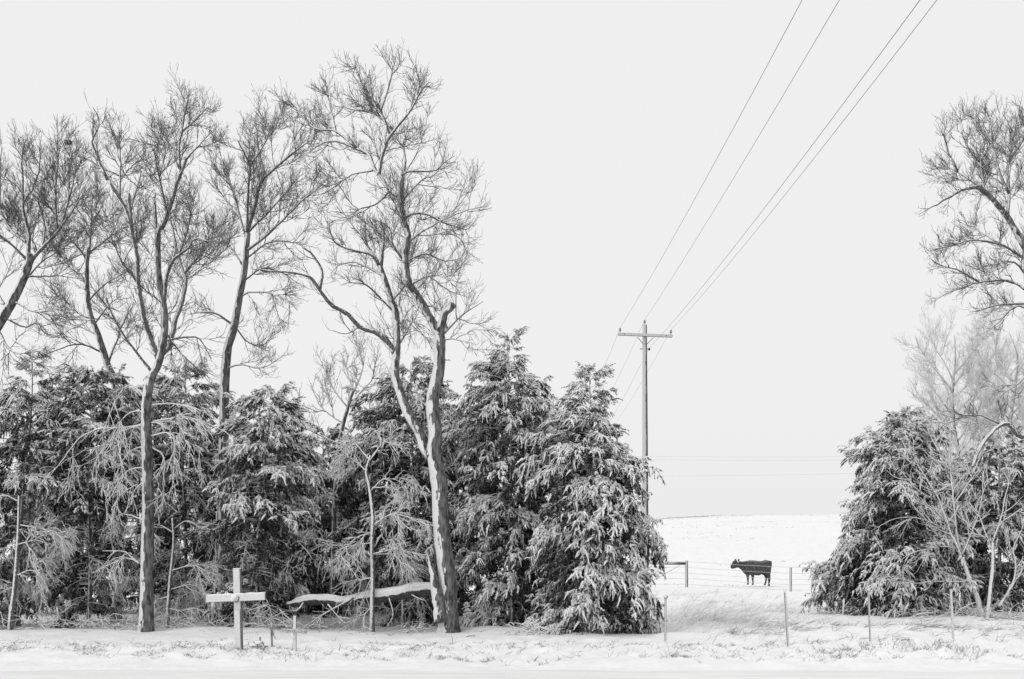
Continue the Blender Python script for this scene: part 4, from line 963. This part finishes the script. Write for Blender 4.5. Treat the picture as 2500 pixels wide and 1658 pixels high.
c1, d = place_root(720, 1599, 'small wooden cross with wire ring on its arm, right of the others', math.radians(-10), 0.0)
mb = MB(); mb.box((.046, .03, .70), (0, 0, .235), None, 0, .004); lk(mb, 'upright', M['crust'], c1)
mb = MB(); mb.box((.43, .026, .055), (-.0, -.030, .335), rotm(0, math.radians(3.5), 0), 0, .005); lk(mb, 'crossbar', M['dull'], c1)
mb = MB(); aa = np.linspace(0, 6.28, 20); mb.tubes(np.stack([-.145 + .035 * np.cos(aa), np.full(20, -.0), .355 + .045 * np.sin(aa)], -1), np.full(20, .006), 5); mb.tubes(np.array([(-.17, 0, .45), (-.16, 0, .40), (-.13, 0, .37), (-.10, 0, .30), (-.14, 0, .305)]), np.full(5, .006), 5); lk(mb, 'wire_ring', M['dull'], c1)
mb = MB(); mb.tubes(np.array([(-.03, -.02, .36), (-.035, -.022, .26), (.0, -.024, .22), (.028, -.022, .215)]), np.array([.02, .018, .01, .006]), 7, 0, True, .1); mb.tubes(np.array([(-.04, -.02, .22), (-.038, -.02, .12), (-.045, -.02, .03)]), np.array([.015, .008, .01]), 6, 0, True, .1); lk(mb, 'ribbon', M['frost'], c1)
c2, d = place_root(664.5, 1588, 'thin white cross with drooping ribbon, between the large cross and the ringed one', math.radians(6), math.radians(-2))
mb = MB(); mb.box((.034, .022, .66), (0, 0, .225), None, 0, .003); lk(mb, 'upright', M['dull'], c2)
mb = MB(); mb.box((.475, .024, .034), (0, -.0245, .405), rotm(0, math.radians(-1.2), 0), 0, .004); lk(mb, 'crossbar', M['dull'], c2)
mb = MB(); mb.tubes(np.array([(.005, -.03, .46), (.012, -.045, .40), (.016, -.04, .33), (.03, -.04, .26), (.075, -.04, .165)]), np.array([.008, .018, .016, .008, .004]), 6, 0, True, .1); mb.tubes(np.array([(.03, -.04, .36), (.04, -.04, .28), (.035, -.04, .235)]), np.array([.006, .007, .012]), 5, 0, True, .1); lk(mb, 'ribbon', M['dull'], c2)
c3, d = place_root(635, 1592, 'smallest grey cross, half buried, with a dark wreath leaning on it', math.radians(4), 0)
mb = MB(); mb.box((.03, .02, .36), (0, 0, .05), None, 0, .003); lk(mb, 'upright', M['dull'], c3)
mb = MB(); mb.box((.28, .018, .028), (0, -.02, .065), rotm(0, math.radians(-1.5), 0), 0, .003); lk(mb, 'crossbar', M['dull'], c3)
d3 = EYE * F / (1594 - HY); b3 = gpt(637, d3 - .06)
mb = MB(); g = np.random.default_rng(3)
for q in range(46):
    a = g.uniform(0, 6.28); cen = b3 + np.array([.045 * math.cos(a), -.02, .045 + .045 * math.sin(a)]); dv = norm(np.array([math.cos(a) + g.normal() * .6, -.4, math.sin(a) + g.normal() * .6]))
    mb.tubes(np.array([cen, cen + dv * .028, cen + dv * .05 + [0, 0, -.01]]), np.array([.006, .009, .002]), 4)
aa = np.linspace(0, 6.28, 16); mb.tubes(np.stack([b3[0] + .045 * np.cos(aa), np.full(16, b3[1] - .01), b3[2] + .045 + .045 * np.sin(aa)], -1), np.full(16, .011), 6)
mb.ball(b3 + [0.01, -.03, .05], .014)
wr = tag(mb.build('wreath', M['limb']), 'small dark wreath at the foot of the smallest cross', 'wreath')
mb = MB(); mb.ball(b3 + [-.035, -.02, .095], (.055, .04, .03), 0, 12, 8, .1); s_ = link('snow_lump', mb.mesh('snow_lump'), None, M['snow']); s_.parent = wr

# ------------------------------------------------------------------ cow
def cow():
    d = 52.5; k_ = d / F / 15.68
    def Q(cx_, cy_, y=0.0):
        p = P(1770 + cx_ / 15.68, 1340 + cy_ / 15.68, d); return np.array([p[0], d + y, p[2]])
    base = Q(1250, 1400); root = empty('cow', base, 'black cow standing side-on in the snowy field behind the fence', 'cow')
    mb = MB()
    rows = [(1790, 560, 620, .03), (1765, 510, 760, .13), (1715, 470, 860, .23), (1640, 440, 930, .29), (1540, 420, 925, .31), (1440, 455, 945, .33), (1320, 464, 1022, .37), (1180, 447, 1018, .38), (1050, 437, 1000, .36), (950, 436, 1012, .33),
            (860, 452, 1030, .27), (780, 465, 985, .22), (700, 474, 910, .18), (610, 482, 790, .14), (530, 462, 735, .125), (460, 450, 690, .11), (420, 450, 640, .07)]
    n = 20; V = []
    for (x, a, b_, wy) in rows:
        c = Q(x, (a + b_) / 2); hz = (b_ - a) / 2 * k_
        for q in range(n):
            th = 2 * math.pi * q / n; cs, sn = math.cos(th), math.sin(th)
            wv = wy * (abs(cs) ** 0.85) * (1 if cs > 0 else -1)
            V.append(c + np.array([0, wv * (1.0 if sn < 0 else 0.88), sn * hz]))
    f = [(i * n + j, i * n + (j + 1) % n, (i + 1) * n + (j + 1) % n, (i + 1) * n + j) for i in range(len(rows) - 1) for j in range(n)]
    mb.add(np.array(V), np.array(f), 0)
    mb.f.append((np.array([[j for j in range(n)][::-1]]), 0, True)); mb.f.append((np.array([[(len(rows) - 1) * n + j for j in range(n)]]), 0, True))
    # head: poll to muzzle
    hp = np.array([Q(470, 520), Q(430, 520), Q(395, 560), Q(350, 610), Q(300, 670), Q(262, 712), Q(235, 735)])
    mb.tubes(hp, np.array([.10, .155, .165, .145, .115, .10, .07]), 14)
    mb.tubes(np.array([Q(500, 640), Q(430, 660), Q(350, 705), Q(285, 735)]), np.array([.10, .10, .075, .05]), 12)
    # legs (y < 0 is the near side)
    for pts, rs, y in [
        ([(885, 820), (895, 950), (902, 1070), (908, 1150), (910, 1240), (908, 1310), (905, 1345), (900, 1378)], [.14, .11, .07, .056, .04, .042, .048, .06], .17),
        ([(1000, 800), (1025, 950), (1033, 1070), (1030, 1150), (1040, 1240), (1042, 1310), (1040, 1345), (1036, 1380)], [.14, .11, .072, .06, .04, .043, .05, .062], -.17),
        ([(1610, 720), (1620, 880), (1625, 1000), (1645, 1100), (1650, 1190), (1648, 1280), (1648, 1350), (1655, 1385), (1648, 1422)], [.18, .15, .105, .075, .052, .045, .05, .055, .062], -.17),
        ([(1580, 720), (1570, 880), (1580, 1000), (1605, 1090), (1610, 1180), (1590, 1270), (1575, 1330), (1560, 1360), (1545, 1392)], [.17, .14, .10, .07, .05, .045, .05, .052, .058], .17)]:
        mb.tubes(np.array([Q(p[0], p[1], y * (1 - .0)) for p in pts]), np.array(rs), 12)
    mb.ball(Q(1470, 955), (.09, .11, .07))
    me = mb.mesh('body'); o = bpy.data.objects.new('body', me); C.objects.link(o)
    rm = o.modifiers.new('r', 'REMESH'); rm.mode = 'VOXEL'; rm.voxel_size = 0.022
    sm = o.modifiers.new('s', 'SMOOTH'); sm.iterations = 4; sm.factor = 0.5
    dg = bpy.context.evaluated_depsgraph_get(); new = bpy.data.meshes.new_from_object(o.evaluated_get(dg))
    bpy.data.objects.remove(o)
    new.polygons.foreach_set('use_smooth', np.ones(len(new.polygons), bool)); new.materials.clear()
    link('body', new, root, M['coat'])
    for (pts, rs, y0, y1) in [([(480, 455), (500, 425), (520, 405)], [.03, .055, .015], -.12, -.2), ([(455, 455), (470, 500), (484, 540)], [.03, .05, .012], -.13, -.22), ([(440, 440), (425, 415), (420, 405)], [.03, .045, .012], .13, .22)][:3]:
        m2 = MB(); m2.tubes(np.array([Q(p[0], p[1], y0 + (y1 - y0) * i / 2) for i, p in enumerate(pts)]), np.array(rs), 8); m2.build('ear' if y0 != -.13 else 'ear_tag', M['coat'] if y0 != -.13 else M['dull'], root)
    m2 = MB(); m2.tubes(np.array([Q(1700, 470), Q(1770, 500), Q(1765, 620), Q(1735, 800), Q(1720, 980), Q(1712, 1120), Q(1705, 1250), Q(1698, 1320)]), np.array([.035, .04, .035, .028, .025, .045, .04, .008]), 8); m2.build('tail', M['coat'], root)
    m2 = MB(); m2.ball(Q(365, 570, -.135), .02, 0, 8, 6); m2.build('eye', M['iron'], root)
cow()

# ------------------------------------------------------------------ grass and litter poking through the snow
def grass(name, pts, lmin, lmax, lean, spread, width, seed, mat, up=1.0, per=5, clump=0.05):
    g = np.random.default_rng(seed)
    c = np.repeat(pts, per, 0); K = len(c)
    c = c + np.stack([g.standard_normal(K) * clump, g.standard_normal(K) * clump], -1)
    z = height(c[:, 0], c[:, 1]) - 0.01
    p0 = np.stack([c[:, 0], c[:, 1], z], -1)
    dr = np.stack([lean + g.standard_normal(K) * spread, g.standard_normal(K) * spread * .7, np.full(K, up)], -1); dr = norm(dr)
    ln = g.uniform(lmin, lmax, K)[:, None]
    side = norm(np.cross(dr, np.array([0, 1., 0.2]))) * (width * g.uniform(.6, 1.3, K))[:, None]
    sag = np.stack([np.sign(dr[:, 0]) * 0.22, np.zeros(K), -0.30 * np.ones(K)], -1)
    m1 = p0 + ln * (dr * .5 + sag * .2); m2 = p0 + ln * (dr + sag)
    V = np.stack([p0 - side, p0 + side, m1 - side * .8, m1 + side * .8, m2], 1).reshape(-1, 3)
    b = (np.arange(K) * 5)[:, None]
    mb = MB(); mb.add(V, b + np.array([[0, 1, 3, 2]]), 0, False); mb.f.append((b + np.array([[2, 3, 4]]), 0, False))
    return tag(mb.build(name, mat), kind='stuff')
g = np.random.default_rng(77)
def scatter(n, x0, x1, d0, d1, thr=None, sc=0.6, seed=5):
    x = g.uniform(x0, x1, n * 4); d = g.uniform(d0, d1, n * 4)
    if thr is not None:
        kx = fbm(x * sc, d * sc * 1.5, seed) > thr; x, d = x[kx], d[kx]
    return np.stack([x, d], -1)[:n]
grass('roadside_grass', scatter(650, -10, 11, 15.6, 18.4, 0.16, 1.7), 0.04, 0.12, 0.1, 0.6, 0.0035, 1, M['dead'], per=7, clump=0.045)
grass('verge_grass', scatter(150, -10, 12, 15.2, 18.5, 0.1, 0.7, 8), 0.08, 0.2, 0.2, 0.6, 0.003, 2, M['dead'], per=4, clump=0.04)
mp_ = np.stack([np.concatenate([g.normal(4.7, 0.65, 150), g.normal(6.4, 1.4, 110), g.normal(6.6, 1.9, 90)]), np.concatenate([g.normal(22.4, 1.5, 150), g.normal(27, 3.0, 110), g.normal(35, 3.5, 90)])], -1)
grass('long_dry_grass', mp_, 0.2, 0.5, 0.6, 0.5, 0.003, 3, M['pale'], up=0.9, per=6, clump=0.12)
tp = scatter(220, 4.2, 11.5, 18.5, 24, 0.08, .9, 6)
grass('bent_grass', tp, 0.15, 0.38, 0.6, 0.7, 0.003, 4, M['dead'], up=0.6, per=5, clump=0.06)
grass('weed_clump', np.concatenate([scatter(40, -10, 3.5, 15.8, 18.4), np.stack([g.normal(-4.6, .5, 12), g.normal(16.7, .25, 12)], -1)]), 0.15, 0.34, 0.15, 0.7, 0.0028, 14, M['dead'], up=0.7, per=6, clump=0.07)
st = np.stack([g.normal(6.85, .75, 60), g.normal(16.6, .25, 60)], -1)
grass('stubble_grass', st, 0.08, 0.22, 0.0, 0.25, 0.003, 5, M['dead'], per=6, clump=0.07)
grass('field_grass', scatter(420, 8, 40, 50, 145, 0.06, .12, 6), 0.05, 0.16, 0.1, 0.6, 0.012, 6, M['dead'], per=4, clump=0.2)
rg = np.stack([g.uniform(21, 31, 420), g.normal(150, 2.5, 420)], -1)
grass('ridge_grass', rg, 0.2, 0.5, 0.1, 0.4, 0.012, 7, M['dead'], per=4, clump=0.3)
grass('windbreak_litter', scatter(160, -11.5, 2.5, 20.4, 23.5, 0.0, .8, 4), 0.06, 0.3, 0.2, 0.9, 0.003, 8, M['limb'], up=0.5, per=3, clump=0.1)

# lone sticks standing out of the snow
def stick(px, py, tx, ty, label, seed, r=0.008):
    d = EYE * F / (py - HY); b = gpt(px, d); t = P(tx, ty, d)
    pth = smooth_path([b - [0, 0, .03], (b + t) / 2 + [0.01, 0, .015], t], 8); rr = np.linspace(r, r * .4, 8)
    mb = MB(); mb.tubes(pth, rr, 5)
    a, ra = offspring(pth[None], rr[None], 0.12, .3, 1, .14, .3, (30, 70), .1, 4, np.random.default_rng(seed), .005, .003); mb.tubes(a, ra, 3)
    tag(mb.build('fallen_twig', M['limb']), label, 'twig', 'twigs sticking out of the snow')
stick(1105, 1578, 1100, 1548, 'upright forked twig in the snow below the tallest tree', 1)
stick(30, 1580, 55, 1562, 'short twig lying in the snow at the far left', 2)
stick(1130, 1556, 1160, 1552, 'short log end poking from the snow right of the tallest tree', 3, .02)
stick(1735, 1570, 1757, 1545, 'bent dry stalk between the first two marker posts', 4)
stick(1868, 1594, 1875, 1568, 'thin straight stalk left of the tilted marker post', 5, .005)
stick(1811, 1510, 1811, 1450, 'tall thin weed stalk standing below the cow', 6, .006)
